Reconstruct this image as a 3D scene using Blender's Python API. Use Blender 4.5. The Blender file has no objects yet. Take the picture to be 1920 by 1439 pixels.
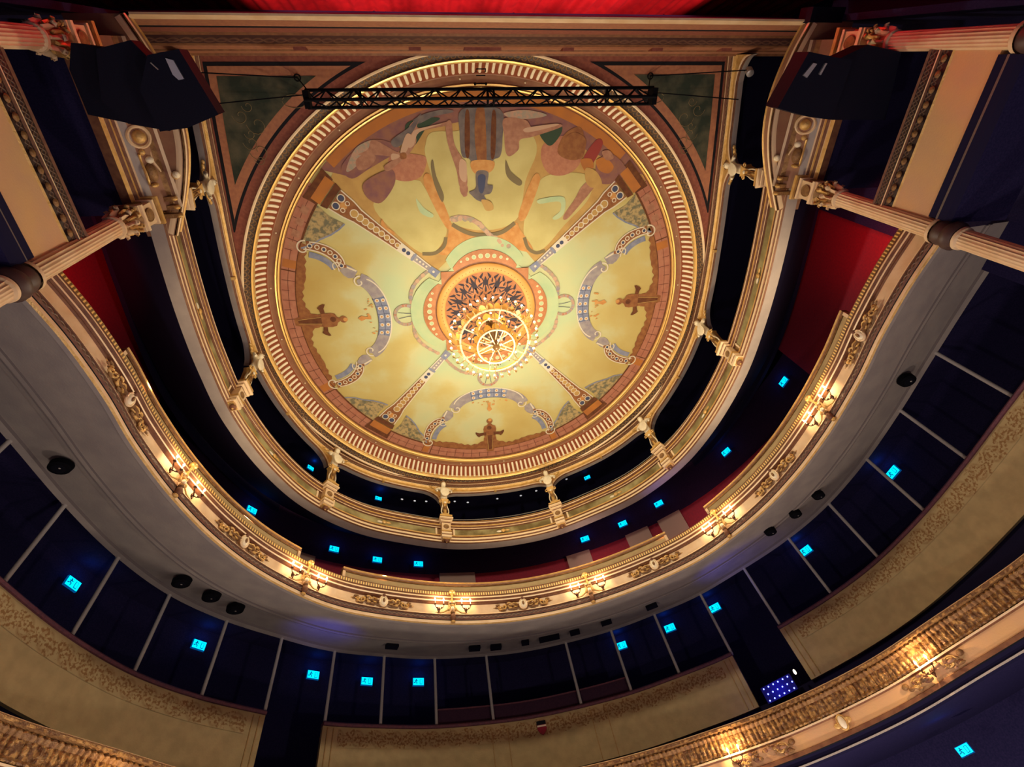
import bpy, bmesh, math, random
import numpy as np
from mathutils import Vector, Matrix
from mathutils.geometry import tessellate_polygon
random.seed(7)
C = bpy.context.scene.collection
PI = math.pi
EYE = 1.6                        # eye height; every level below is given above the eye

# ------------------------------------------------------------------ camera
E1 = np.array([0.9880043, 0.08313717, -0.13013727])
E2 = np.array([0.0, -0.84271415, -0.53836128])
UP = np.array([-0.15442635, 0.53190326, -0.8326052])
FPX = 950.0
CX, CY = -1.307, 0.0
cd = bpy.data.cameras.new('camera'); cam = bpy.data.objects.new('camera', cd); C.objects.link(cam)
cd.sensor_fit = 'HORIZONTAL'; cd.sensor_width = 36.0; cd.lens = FPX/1920*36.0
cd.clip_start = 0.05; cd.clip_end = 200
cam.matrix_world = Matrix(((E1[0], E1[1], E1[2], CX), (E2[0], E2[1], E2[2], CY), (UP[0], UP[1], UP[2], EYE), (0, 0, 0, 1)))
bpy.context.scene.camera = cam
def ray(px, py):                 # direction per unit of height
    d = np.array([px-960.0, -(py-719.5), -FPX])
    return (d@E1)/(d@UP), (d@E2)/(d@UP)
def at(px, py, h):
    a, b = ray(px, py); return (CX+a*h, CY+b*h)

# ------------------------------------------------------------------ world and exposure
w = bpy.data.worlds.new('world'); bpy.context.scene.world = w; w.use_nodes = True
w.node_tree.nodes['Background'].inputs[0].default_value = (0.42, 0.34, 0.60, 1)
w.node_tree.nodes['Background'].inputs[1].default_value = 0.30
vs = bpy.context.scene.view_settings
vs.view_transform = 'Standard'; vs.look = 'None'; vs.gamma = 1; vs.use_curve_mapping = False; vs.exposure = 0.0
WARM = (1.0, 0.66, 0.33)
def light(kind, name, loc, power, col, size=0.05, aim=None, angle=60, blend=0.5):
    l = bpy.data.lights.new(name, kind); o = bpy.data.objects.new(name, l); C.objects.link(o)
    o.location = (loc[0], loc[1], loc[2]+EYE); l.energy = power; l.color = col
    if kind == 'SPOT': l.spot_size = math.radians(angle); l.spot_blend = blend
    l.shadow_soft_size = size
    if aim is not None:
        d = Vector((aim[0]-loc[0], aim[1]-loc[1], aim[2]-loc[2])); o.rotation_euler = d.to_track_quat('-Z', 'Y').to_euler()
    return o
# the chandelier's glow
for k in range(6): light('POINT', 'chandelier_light', (1.35*math.cos(k*PI/3+.3), 5.93+1.35*math.sin(k*PI/3+.3), 11.45), 30, (1, .88, .64), .06)
light('POINT', 'chandelier_light', (0.0, 5.95, 9.3), 460, (1, .90, .70), 0.2)
# added unseen fill aimed up from behind the raised boards of the middle balcony
for (x, y) in ((-5.9, 4.3), (-5.3, 7.4), (-3.0, 9.6), (0.6, 10.5), (3.4, 9.4), (5.5, 7.2), (6.1, 4.3)):
    light('SPOT', 'uplight_fill', (x, y, 7.42), 310, (1, .77, .47), 0.08, aim=(x*.55, 5.9+(y-5.9)*.6, 12.6), angle=120, blend=.8)
# added fill standing in for floor bounce, unseen below the picture
for (x, y) in ((-3.2, 3.5), (3.2, 3.5), (-2.6, 8.0), (2.8, 8.0)):
    light('POINT', 'stalls_fill', (x, y, -.6), 330, (1, .83, .70), .15)
# stage light on the curtain and side walls
for x in (-3.3, -1.5, 0.4, 2.2, 4.0):
    light('SPOT', 'stage_lamp', (x, -.72, 8.0), 4200, (1, .20, .22), 0.1, aim=(x, -3.0, 12.8), angle=53, blend=.15)
light('SPOT', 'stage_lamp', (7.2, -.95, 7.2), 60, (.8, .04, .45), 0.1, aim=(7.4, -3.2, 11), angle=60, blend=1)
light('SPOT', 'stage_lamp', (-6.8, -.95, 7.2), 60, (.45, .05, .7), 0.1, aim=(-7.2, -3.2, 11), angle=60, blend=1)

# ------------------------------------------------------------------ materials
MATS = {}
def mat(name, col, rough=.6, metal=0.0, col2=None, scale=6, detail=4, bump=0.0, bscale=30, emit=None, estr=0, contrast=(.35, .65)):
    m = bpy.data.materials.new(name); m.use_nodes = True; nt = m.node_tree; b = nt.nodes['Principled BSDF']
    b.inputs['Base Color'].default_value = (*col, 1); b.inputs['Roughness'].default_value = rough; b.inputs['Metallic'].default_value = metal
    if max(col) < .13 and metal == 0: b.inputs['Specular IOR Level'].default_value = .12
    tc = nt.nodes.new('ShaderNodeTexCoord')
    if col2 is not None:
        n = nt.nodes.new('ShaderNodeTexNoise'); n.inputs['Scale'].default_value = scale; n.inputs['Detail'].default_value = detail
        r = nt.nodes.new('ShaderNodeValToRGB'); r.color_ramp.elements[0].position, r.color_ramp.elements[1].position = contrast
        r.color_ramp.elements[0].color = (*col, 1); r.color_ramp.elements[1].color = (*col2, 1)
        nt.links.new(tc.outputs['Object'], n.inputs['Vector']); nt.links.new(n.outputs['Fac'], r.inputs['Fac']); nt.links.new(r.outputs['Color'], b.inputs['Base Color'])
    if bump:
        n = nt.nodes.new('ShaderNodeTexNoise'); n.inputs['Scale'].default_value = bscale; n.inputs['Detail'].default_value = 3
        bp = nt.nodes.new('ShaderNodeBump'); bp.inputs['Strength'].default_value = bump; bp.inputs['Distance'].default_value = .02
        nt.links.new(tc.outputs['Object'], n.inputs['Vector']); nt.links.new(n.outputs['Fac'], bp.inputs['Height']); nt.links.new(bp.outputs['Normal'], b.inputs['Normal'])
    if emit is not None:
        b.inputs['Emission Color'].default_value = (*emit, 1); b.inputs['Emission Strength'].default_value = estr
    MATS[name] = m; return m
mat('gilt', (.66, .38, .10), .42, .35, (.78, .50, .18), 9, bump=.5, bscale=40)
mat('gilt_leaf_shaded', (.16, .075, .03), .38, .3, (.50, .28, .09), 16, 5, bump=1.0, bscale=28, contrast=(.45, .62))  # darkened gilt: the low balcony's shade is put into this colour
mat('gilt_dark', (.20, .09, .03), .5, .2, (.34, .18, .06), 12, bump=.6, bscale=50)
mat('lamp_petal', (.85, .42, .06), .6)
mat('lamp_hoop', (.80, .60, .30), .5)
mat('lamp_gilt', (.50, .31, .11), .35, .4)
mat('lamp_gilt_dark', (.16, .08, .025), .4, .3)
mat('gilt_bright', (.92, .58, .18), .32, .55)
mat('cream', (.80, .58, .34), .55, 0, (.70, .46, .24), 4, bump=.15, bscale=14)
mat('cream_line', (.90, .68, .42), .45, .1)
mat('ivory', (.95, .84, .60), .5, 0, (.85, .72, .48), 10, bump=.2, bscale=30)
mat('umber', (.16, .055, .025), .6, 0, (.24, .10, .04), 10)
mat('brown_band', (.30, .13, .07), .6, 0, (.36, .18, .09), 5)
mat('flute_gap', (.25, .052, .010), .8)
mat('frame_red', (.22, .055, .035), .7, 0, (.30, .09, .05), 14)
mat('frame_pink', (.34, .13, .07), .7, 0, (.42, .17, .08), 14)
mat('black_line', (.012, .012, .016), .6)
mat('panel_green', (.030, .040, .030), .8, 0, (.11, .10, .065), 2.6, 9, contrast=(.42, .72))
mat('marble', (.16, .11, .035), .35, 0, (.45, .38, .17), 2.3, 9, contrast=(.36, .66))
mat('grey_plaster', (.42, .35, .31), .8, 0, (.36, .30, .27), 3, bump=.1)
mat('soffit', (.40, .34, .29), .8, 0, (.33, .28, .25), 2.5, bump=.12)
mat('soffit_mould', (.16, .13, .12), .8)
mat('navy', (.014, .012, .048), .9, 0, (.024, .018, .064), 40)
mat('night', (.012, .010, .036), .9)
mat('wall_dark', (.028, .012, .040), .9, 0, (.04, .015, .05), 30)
mat('red_wall', (.34, .012, .03), .75, 0, (.26, .01, .03), 20)
mat('pale_pilaster', (.42, .26, .20), .7)
mat('velvet', (.16, .012, .02), .85)
mat('booth', (.055, .022, .04), .9, 0, (.04, .018, .035), 30)
mat('rail_plum', (.16, .045, .06), .7, 0, (.10, .03, .05), 20)
mat('curtain', (.62, .03, .035), .8, 0, (.48, .02, .03), 3)
mat('cream_wall', (.50, .36, .16), .75, 0, (.42, .30, .13), 5, bump=.15, bscale=40)
mat('stencil', (.33, .17, .045), .7, 0, (.42, .25, .08), 25, contrast=(.3, .6))
mat('box_cream', (.66, .38, .20), .7, 0, (.72, .42, .18), 2, bump=.15, bscale=40)
mat('metal_black', (.002, .002, .004), .8, 0)
mat('cabinet_black', (.005, .005, .013), .7, 0, (.007, .007, .018), 60)
mat('grille_black', (.006, .006, .012), .8, 0, bump=.8, bscale=220)
mat('steel', (.55, .54, .52), .35, .6)
mat('post_paint', (.40, .36, .32), .6)
mat('sconce_bronze', (.10, .035, .015), .4, .5)
mat('candle', (.85, .78, .62), .5)
mat('bulb', (1, .9, .7), .3, 0, emit=(1, .84, .58), estr=5)
mat('bulb_big', (1, .9, .7), .3, 0, emit=(1, .84, .58), estr=25)
mat('sign_cyan', (0, .3, .35), .4, 0, emit=(.0, .72, 1.0), estr=1.35)
mat('sign_dark', (0, .02, .06), .5, 0, emit=(0, .10, .35), estr=.6)
mat('led_blue', (0, 0, .3), .4, 0, emit=(.12, .16, 1), estr=9)
mat('led_board', (.01, .01, .10), .6)
mat('lens', (.8, .8, .8), .2, 0, emit=(.8, .85, 1), estr=.35)
mat('crystal', (.85, .75, .55), .15, .1)
mat('grille_hole', (.06, .05, .06), .8)
mat('rose_wood', (.44, .16, .05), .6, 0, (.52, .21, .075), 8)
mat('rose_gilt', (.74, .36, .085), .45, .1)
# painted ceiling: pigments
mat('p_ochre', (.55, .34, .10), .8, 0, (.46, .27, .08), 3)
mat('p_orange', (.56, .24, .06), .8, 0, (.64, .33, .10), 7)
mat('p_orange2', (.50, .18, .03), .8, 0, (.42, .15, .035), 3)
mat('p_mint', (.42, .55, .30), .8, 0, (.52, .60, .32), 2)
mat('p_yellow', (.60, .52, .20), .8, 0, (.52, .43, .15), 1.6)
mat('p_brick', (.40, .15, .09), .8, 0, (.46, .20, .12), 6)
mat('p_brick_line', (.16, .05, .03), .8)
mat('p_brown', (.23, .08, .025), .8, 0, (.32, .13, .04), 8)
mat('p_deep', (.12, .045, .025), .8, 0, (.18, .07, .03), 8)
mat('p_stone', (.38, .33, .30), .8, 0, (.28, .24, .26), 7)
mat('p_blue', (.19, .22, .32), .8, 0, (.28, .29, .36), 9)
mat('p_navy', (.06, .07, .13), .8)
mat('p_white', (.72, .64, .48), .8)
mat('p_leaf', (.46, .34, .15), .8, 0, (.16, .15, .09), 11, 6, contrast=(.42, .60))
mat('p_flesh', (.44, .22, .13), .8, 0, (.34, .15, .09), 9)
mat('p_flesh_light', (.56, .36, .23), .8)
mat('p_grey', (.20, .16, .14), .8, 0, (.12, .10, .10), 5)
mat('p_green', (.05, .08, .05), .8)
mat('p_plum', (.22, .09, .09), .8, 0, (.30, .13, .08), 5)
mat('p_red', (.30, .04, .03), .8)
mat('p_pinkwall', (.42, .16, .09), .8, 0, (.50, .22, .12), 10)
mat('p_shadow', (.20, .15, .07), .8)
mat('p_garland', (.50, .30, .20), .8, 0, (.34, .30, .22), 16, contrast=(.4, .6))

# sky of the painted ceiling: greenish round the rose, ochre clouds outside
def sky_mat():
    m = bpy.data.materials.new('painted_sky'); m.use_nodes = True; nt = m.node_tree; b = nt.nodes['Principled BSDF']; b.inputs['Roughness'].default_value = .85
    tc = nt.nodes.new('ShaderNodeTexCoord')
    mp = nt.nodes.new('ShaderNodeMapping'); mp.inputs['Location'].default_value = (0, -5.913, 0)
    ln = nt.nodes.new('ShaderNodeVectorMath'); ln.operation = 'LENGTH'
    sc = nt.nodes.new('ShaderNodeVectorMath'); sc.operation = 'MULTIPLY'; sc.inputs[1].default_value = (1, 1, 0)
    n = nt.nodes.new('ShaderNodeTexNoise'); n.inputs['Scale'].default_value = .55; n.inputs['Detail'].default_value = 5
    a = nt.nodes.new('ShaderNodeMath'); a.operation = 'MULTIPLY_ADD'; a.inputs[1].default_value = .13; 
    s = nt.nodes.new('ShaderNodeMath'); s.operation = 'SUBTRACT'; s.inputs[1].default_value = .5
    s2 = nt.nodes.new('ShaderNodeMath'); s2.operation = 'MULTIPLY'; s2.inputs[1].default_value = 1.5
    r = nt.nodes.new('ShaderNodeValToRGB'); cr = r.color_ramp
    cr.elements[0].position = .10; cr.elements[0].color = (.50, .58, .32, 1)
    cr.elements[1].position = .85; cr.elements[1].color = (.50, .36, .10, 1)
    e = cr.elements.new(.38); e.color = (.58, .56, .28, 1)
    e = cr.elements.new(.52); e.color = (.57, .47, .17, 1)
    nt.links.new(tc.outputs['Object'], mp.inputs['Vector']); nt.links.new(mp.outputs['Vector'], sc.inputs[0]); nt.links.new(sc.outputs['Vector'], ln.inputs[0])
    nt.links.new(tc.outputs['Object'], n.inputs['Vector']); nt.links.new(n.outputs['Fac'], s.inputs[0]); nt.links.new(s.outputs[0], s2.inputs[0])
    nt.links.new(ln.outputs['Value'], a.inputs[0]); nt.links.new(s2.outputs[0], a.inputs[2])
    nt.links.new(a.outputs[0], r.inputs['Fac']); nt.links.new(r.outputs['Color'], b.inputs['Base Color'])
    MATS['painted_sky'] = m
sky_mat()

# a band with a repeating motif along its length (UV: metres along, metres across)
def band_mat(name, dark, lite, pitch, width, kind='ring', bump=.6, rough=.5, metal=.1):
    m = bpy.data.materials.new(name); m.use_nodes = True; nt = m.node_tree; b = nt.nodes['Principled BSDF']
    b.inputs['Roughness'].default_value = rough; b.inputs['Metallic'].default_value = metal
    L = nt.links.new
    def N(op, a, bb=None, c=None):
        n = nt.nodes.new('ShaderNodeMath'); n.operation = op
        for i, v in enumerate((a, bb, c)):
            if v is None: continue
            if hasattr(v, 'links'): L(v, n.inputs[i])
            else: n.inputs[i].default_value = v
        return n.outputs[0]
    tc = nt.nodes.new('ShaderNodeTexCoord'); sp = nt.nodes.new('ShaderNodeSeparateXYZ'); L(tc.outputs['UV'], sp.inputs[0])
    u = N('DIVIDE', sp.outputs[0], pitch); v = N('SUBTRACT', N('DIVIDE', sp.outputs[1], width), .5)
    fu = N('SUBTRACT', N('FRACT', u), .5)
    if kind == 'ring':
        d = N('SQRT', N('ADD', N('MULTIPLY', fu, fu), N('MULTIPLY', v, v)))
        f = N('SUBTRACT', 1.0, N('MULTIPLY', N('ABSOLUTE', N('SUBTRACT', d, .34)), 7.0))
    elif kind == 'chain':
        w1 = N('SINE', N('MULTIPLY', u, 2*PI)); f = N('SUBTRACT', 1.0, N('MULTIPLY', N('ABSOLUTE', N('SUBTRACT', v, N('MULTIPLY', w1, .28))), 5.0))
        f2 = N('SUBTRACT', 1.0, N('MULTIPLY', N('ABSOLUTE', N('ADD', v, N('MULTIPLY', w1, .28))), 5.0)); f = N('MAXIMUM', f, f2)
    elif kind == 'dentil':
        f = N('MULTIPLY', N('SUBTRACT', .28, N('ABSOLUTE', fu)), 10.0)
    else:   # swag scroll
        w1 = N('SINE', N('MULTIPLY', u, 2*PI)); nz = nt.nodes.new('ShaderNodeTexNoise'); nz.inputs['Scale'].default_value = 14; L(tc.outputs['UV'], nz.inputs['Vector'])
        nz.inputs['Scale'].default_value = 22; nz.inputs['Detail'].default_value = 1.5
        d = N('SQRT', N('ADD', N('MULTIPLY', fu, fu), N('MULTIPLY', N('MULTIPLY', v, v), .45)))
        rg = N('SUBTRACT', .075, N('ABSOLUTE', N('SUBTRACT', d, .27)))
        e = N('SUBTRACT', N('ABSOLUTE', N('ADD', v, N('MULTIPLY', w1, .14))), .30)
        f = N('MULTIPLY', N('MAXIMUM', N('SUBTRACT', N('SUBTRACT', nz.outputs['Fac'], .46), N('MAXIMUM', e, 0.0)), N('MULTIPLY', rg, N('MULTIPLY', nz.outputs['Fac'], 1.6))), 9.0)
    cl = nt.nodes.new('ShaderNodeClamp'); L(f, cl.inputs[0])
    mx = nt.nodes.new('ShaderNodeMix'); mx.data_type = 'RGBA'; mx.inputs[6].default_value = (*dark, 1); mx.inputs[7].default_value = (*lite, 1)
    L(cl.outputs[0], mx.inputs[0]); L(mx.outputs[2], b.inputs['Base Color'])
    if bump:
        bp = nt.nodes.new('ShaderNodeBump'); bp.inputs['Strength'].default_value = bump; bp.inputs['Distance'].default_value = .02
        L(cl.outputs[0], bp.inputs['Height']); L(bp.outputs['Normal'], b.inputs['Normal'])
    MATS[name] = m
band_mat('chain_ring', (.06, .03, .015), (.32, .17, .06), .15, .16, 'ring')
band_mat('chain_arcade', (.10, .045, .025), (.38, .20, .08), .16, .10, 'chain')
band_mat('dentil_gold', (.18, .09, .02), (.85, .55, .16), .055, .07, 'dentil')
band_mat('guilloche_dark', (.07, .035, .03), (.26, .15, .10), .20, .11, 'chain')
band_mat('beam_lattice', (.06, .02, .02), (.16, .07, .045), .34, .34, 'chain')
band_mat('stencil_band', (.46, .33, .145), (.27, .13, .035), .40, .34, 'swag', bump=0, rough=.75, metal=0)
band_mat('box_lattice', (.035, .015, .014), (.17, .09, .05), .13, .10, 'chain')

# ------------------------------------------------------------------ mesh helpers
class MB:
    def __init__(s): s.v = []; s.f = []; s.m = []; s.uv = []; s.mats = []; s.sm = []
    def mi(s, m):
        if m not in s.mats: s.mats.append(m)
        return s.mats.index(m)
    def add(s, verts, faces, m, uvs=None, smooth=True, T=None):
        o = len(s.v)
        for p in verts:
            p = Vector(p)
            s.v.append(tuple(T@p) if T is not None else tuple(p))
        k = s.mi(m)
        for i, f in enumerate(faces):
            s.f.append([a+o for a in f]); s.m.append(k); s.sm.append(smooth)
            s.uv.append(uvs[i] if uvs else [(0, 0)]*len(f))
    def box(s, c, sz, m, T=None, rz=0):
        x, y, z = [a/2 for a in sz]; cc, ss = math.cos(rz), math.sin(rz)
        vs_ = [(c[0]+(a*x)*cc-(b*y)*ss, c[1]+(a*x)*ss+(b*y)*cc, c[2]+d*z) for d in (-1, 1) for a, b in ((-1, -1), (1, -1), (1, 1), (-1, 1))]
        s.add(vs_, [(3, 2, 1, 0), (4, 5, 6, 7), (0, 1, 5, 4), (1, 2, 6, 5), (2, 3, 7, 6), (3, 0, 4, 7)], m, smooth=False, T=T)
    def lathe(s, prof, m, n=20, T=None, sx=1, sy=1, caps=True, smooth=True):
        vs_ = [(r*math.cos(2*PI*j/n)*sx, r*math.sin(2*PI*j/n)*sy, z) for r, z in prof for j in range(n)]
        fs = [(i*n+j, i*n+(j+1) % n, (i+1)*n+(j+1) % n, (i+1)*n+j) for i in range(len(prof)-1) for j in range(n)]
        if caps: fs += [tuple(range(n-1, -1, -1)), tuple((len(prof)-1)*n+j for j in range(n))]
        s.add(vs_, fs, m, T=T, smooth=smooth)
    def ell(s, c, r, m, n=12, T=None):
        pr = [(math.sin(PI*i/8), -math.cos(PI*i/8)) for i in range(9)]
        vs_ = [(c[0]+r[0]*a*math.cos(2*PI*j/n), c[1]+r[1]*a*math.sin(2*PI*j/n), c[2]+r[2]*b) for a, b in pr for j in range(n)]
        fs = [(i*n+j, i*n+(j+1) % n, (i+1)*n+(j+1) % n, (i+1)*n+j) for i in range(8) for j in range(n)]
        s.add(vs_, fs, m, T=T)
    def tube(s, path, r, m, n=6, T=None, closed=False, flat=1.0):
        P = [Vector(p) for p in path]; vs_ = []; N_ = len(P)
        rr = r if isinstance(r, (list, tuple)) else [r]*N_
        for i, p in enumerate(P):
            a = P[(i+1) % N_] if (closed or i < N_-1) else P[i]; b = P[(i-1) % N_] if (closed or i > 0) else P[i]
            t = (a-b)
            t = t.normalized() if t.length > 1e-9 else Vector((0, 0, 1))
            ref = Vector((0, 0, 1)) if abs(t.z) < .92 else Vector((0, 1, 0))
            u = t.cross(ref).normalized(); w_ = u.cross(t)
            for j in range(n):
                an = 2*PI*j/n; vs_.append(tuple(p+(u*math.cos(an)+w_*math.sin(an)*flat)*rr[i]))
        fs = []
        for i in range(N_ if closed else N_-1):
            k = (i+1) % N_
            fs += [(i*n+j, i*n+(j+1) % n, k*n+(j+1) % n, k*n+j) for j in range(n)]
        if not closed: fs += [tuple(range(n-1, -1, -1)), tuple((N_-1)*n+j for j in range(n))]
        s.add(vs_, fs, m, T=T)
    def prism(s, poly, z0, z1, m, T=None, m2=None):     # poly in local XY
        n = len(poly); tri = tessellate_polygon([[Vector((a, b, 0)) for a, b in poly]])
        s.add([(a, b, z0) for a, b in poly]+[(a, b, z1) for a, b in poly],
              [tuple(t) for t in tri]+[tuple(i+n for i in t[::-1]) for t in tri], m, smooth=False, T=T)
        s.add([(a, b, z0) for a, b in poly]+[(a, b, z1) for a, b in poly], [(i, (i+1) % n, (i+1) % n+n, i+n) for i in range(n)], m2 or m, smooth=False, T=T)
    def split(s, name, parent=None):      # every loose piece becomes an object of its own
        n = len(s.v); par = list(range(n))
        def find(a):
            while par[a] != a: par[a] = par[par[a]]; a = par[a]
            return a
        for f in s.f:
            for b in f[1:]: par[find(b)] = find(f[0])
        groups = {}
        for i, f in enumerate(s.f): groups.setdefault(find(f[0]), []).append(i)
        out = []
        for g in groups.values():
            m = MB(); m.mats = s.mats; mp = {}
            for i in g:
                for a in s.f[i]:
                    if a not in mp: mp[a] = len(m.v); m.v.append(s.v[a])
                m.f.append([mp[a] for a in s.f[i]]); m.m.append(s.m[i]); m.uv.append(s.uv[i]); m.sm.append(s.sm[i])
            out.append(m.build(name, parent))
        return out
    def build(s, name, parent=None, mesh_only=False, shade=True):
        me = bpy.data.meshes.new(name); me.from_pydata(s.v, [], s.f); me.validate(clean_customdata=False)
        for m in s.mats: me.materials.append(MATS[m])
        if len(me.polygons) == len(s.f):
            me.polygons.foreach_set('material_index', s.m); me.polygons.foreach_set('use_smooth', s.sm)
            ul = me.uv_layers.new(name='UVMap'); flat = []
            for u in s.uv:
                for a in u: flat += [a[0], a[1]]
            if len(flat) == len(ul.data)*2: ul.data.foreach_set('uv', flat)
        me.set_sharp_from_angle(angle=math.radians(42)) if shade else None
        o = bpy.data.objects.new(name, me); C.objects.link(o)
        if parent is not None: o.parent = parent
        return o
def thing(name, label, cat, loc=(0, 0, 0), rz=0, group=None):
    o = bpy.data.objects.new(name, None); C.objects.link(o); o.empty_display_size = .1
    o.location = (loc[0], loc[1], loc[2]+EYE); o.rotation_euler = (0, 0, rz); tag(o, label, cat, group); return o
def tag(o, label, cat, group=None):
    o['label'] = label; o['category'] = cat
    if group: o['group'] = group
    return o
def struct(o): o['kind'] = 'structure'; return o
def lift(o): o.location.z += EYE; return o
def copy_tree(o, parent=None):
    c = o.copy(); C.objects.link(c); c.parent = parent
    for ch in [x for x in bpy.data.objects if x.parent == o]: copy_tree(ch, c)
    return c
def kids(o): return list(o.children)
def TR(x=0, y=0, z=0, rz=0, rx=0, ry=0, s=1): return Matrix.Translation((x, y, z))@Matrix.Rotation(rz, 4, 'Z')@Matrix.Rotation(ry, 4, 'Y')@Matrix.Rotation(rx, 4, 'X')@Matrix.Scale(s, 4)

# ------------------------------------------------------------------ plan curves (symmetric horseshoes)
class Plan:
    def __init__(s, half, step=.12):
        P = [(-x, y) for x, y in half]+[(x, y) for x, y in half[::-1] if x > 1e-6]
        q = []; n = len(P)
        for i in range(n-1):
            p0 = P[max(i-1, 0)]; p1 = P[i]; p2 = P[i+1]; p3 = P[min(i+2, n-1)]
            for k in range(24):
                t = k/24
                q.append([.5*((2*p1[a])+(-p0[a]+p2[a])*t+(2*p0[a]-5*p1[a]+4*p2[a]-p3[a])*t*t+(-p0[a]+3*p1[a]-3*p2[a]+p3[a])*t**3) for a in (0, 1)])
        q.append(list(P[-1])); q = np.array(q)
        d = np.r_[0, np.cumsum(np.hypot(*np.diff(q, axis=0).T))]
        s.q = q; s.d = d-d[-1]/2; s.L = d[-1]/2; s.step = step
    def pt(s, a):
        p = np.array([np.interp(a, s.d, s.q[:, 0]), np.interp(a, s.d, s.q[:, 1])])
        if a < -s.L: p = s.q[0]+(s.q[0]-s.q[1])/np.linalg.norm(s.q[0]-s.q[1])*(-s.L-a)
        if a > s.L: p = s.q[-1]+(s.q[-1]-s.q[-2])/np.linalg.norm(s.q[-1]-s.q[-2])*(a-s.L)
        return p
    def fr(s, a):
        e = .12; t = s.pt(a+e)-s.pt(a-e); t /= np.linalg.norm(t); return s.pt(a), t, np.array([-t[1], t[0]])
    def near(s, x, y):
        i = np.argmin((s.q[:, 0]-x)**2+(s.q[:, 1]-y)**2); return s.d[i]
    def T(s, a, off=0, h=0):      # local X along, Y outward, Z up
        p, t, n = s.fr(a); p = p+n*off
        return Matrix(((t[0], n[0], 0, p[0]), (t[1], n[1], 0, p[1]), (0, 0, 1, h), (0, 0, 0, 1)))
    def rz(s, a): _, t, _ = s.fr(a); return math.atan2(t[1], t[0])
    def xyz(s, a, off=0, h=0): p, t, n = s.fr(a); p = p+n*off; return (p[0], p[1], h)
def sweep(mb, plan, prof, a0=None, a1=None, step=None, fn=None, uv0=0, ends=False):
    """prof: list of (off, h, material of the strip that ends here)"""
    a0 = -plan.L if a0 is None else a0; a1 = plan.L if a1 is None else a1
    n = max(2, int((a1-a0)/(step or plan.step))+1); S = np.linspace(a0, a1, n); k = len(prof)
    vs_ = []
    for a in S:
        p, t, nn = plan.fr(a); pr = fn(a, prof) if fn else prof
        for q in pr: vs_.append((p[0]+nn[0]*q[0], p[1]+nn[1]*q[0], q[1]))
    for j in range(1, k):
        w_ = math.hypot(prof[j][0]-prof[j-1][0], prof[j][1]-prof[j-1][1]); m = prof[j][2]
        fs = []; us = []
        for i in range(n-1):
            fs.append((i*k+j-1, (i+1)*k+j-1, (i+1)*k+j, i*k+j)); us.append([(S[i], 0), (S[i+1], 0), (S[i+1], w_), (S[i], w_)])
        mb.add(vs_, fs, m, us)
    if ends:
        pts = [Vector((q[0], q[1], 0)) for q in prof]; tri = tessellate_polygon([pts]); m = prof[1][2]
        mb.add(vs_[:k], [tuple(t) for t in tri], m, smooth=False); mb.add(vs_[-k:], [tuple(t[::-1]) for t in tri], m, smooth=False)
def ruled(mb, pa, pb, ha, hb, m, t0=0, t1=1, n=160, drop=0):
    vs_ = []; fs = []
    for i in range(n+1):
        u = -1+2*i/n; A = np.array([*pa.pt(u*pa.L), ha]); B = np.array([*pb.pt(u*pb.L), hb])
        for t in (t0, t1): q = A+(B-A)*t; vs_.append((q[0], q[1], q[2]-drop))
    for i in range(n): fs.append((2*i, 2*i+1, 2*i+3, 2*i+2))
    mb.add(vs_, fs, m)

ARC = Plan([(5.55, -.1), (5.70, 1.2), (5.82, 2.4), (5.97, 4.0), (6.05, 5.6), (5.98, 6.9), (5.62, 8.3), (4.95, 9.7), (3.9, 10.75), (2.6, 11.45), (1.3, 11.86), (0, 11.97)])
GAL = Plan([(5.88, 1.9), (5.98, 2.9), (6.06, 4.2), (6.06, 5.4), (5.95, 6.7), (5.55, 8.15), (4.9, 9.42), (3.85, 10.48), (2.6, 11.15), (1.35, 11.6), (0, 11.74)])
BAL = Plan([(6.20, 2.1), (5.98, 2.9), (5.85, 3.8), (5.80, 4.7), (5.62, 5.8), (5.28, 6.9), (4.72, 7.95), (3.82, 8.98), (2.6, 9.68), (1.3, 10.12), (0, 10.27)])
CIR = Plan([(8.1, 2.2), (7.88, 3.5), (7.72, 4.75), (7.58, 6.0), (7.33, 7.3), (6.88, 8.53), (6.2, 9.53), (5.3, 10.42), (4.35, 11.2), (3.28, 11.72), (2.2, 12.13), (1.0, 12.36), (0, 12.44)])
LOW = Plan([(6.9, 2.3), (6.72, 3.4), (6.5, 4.6), (6.22, 5.7), (5.48, 6.93), (4.75, 7.98), (3.6, 8.87), (2.3, 9.42), (1.1, 9.75), (0, 9.85)])
def hit(plan, off, px, py, lo=None, hi=None):   # where a line of sight meets a rear wall
    a, b = ray(px, py); best = None
    for s in np.linspace(-plan.L, plan.L, 1500):
        p, t, n = plan.fr(s); p = p+n*off; dx, dy = p[0]-CX, p[1]-CY
        L = math.hypot(a, b); cr = abs(a*dy-b*dx)/L; dt = (a*dx+b*dy)/L
        if dt > 0 and (best is None or cr < best[0]): best = (cr, s, dt/L)
    return best[1], best[2]

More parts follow.
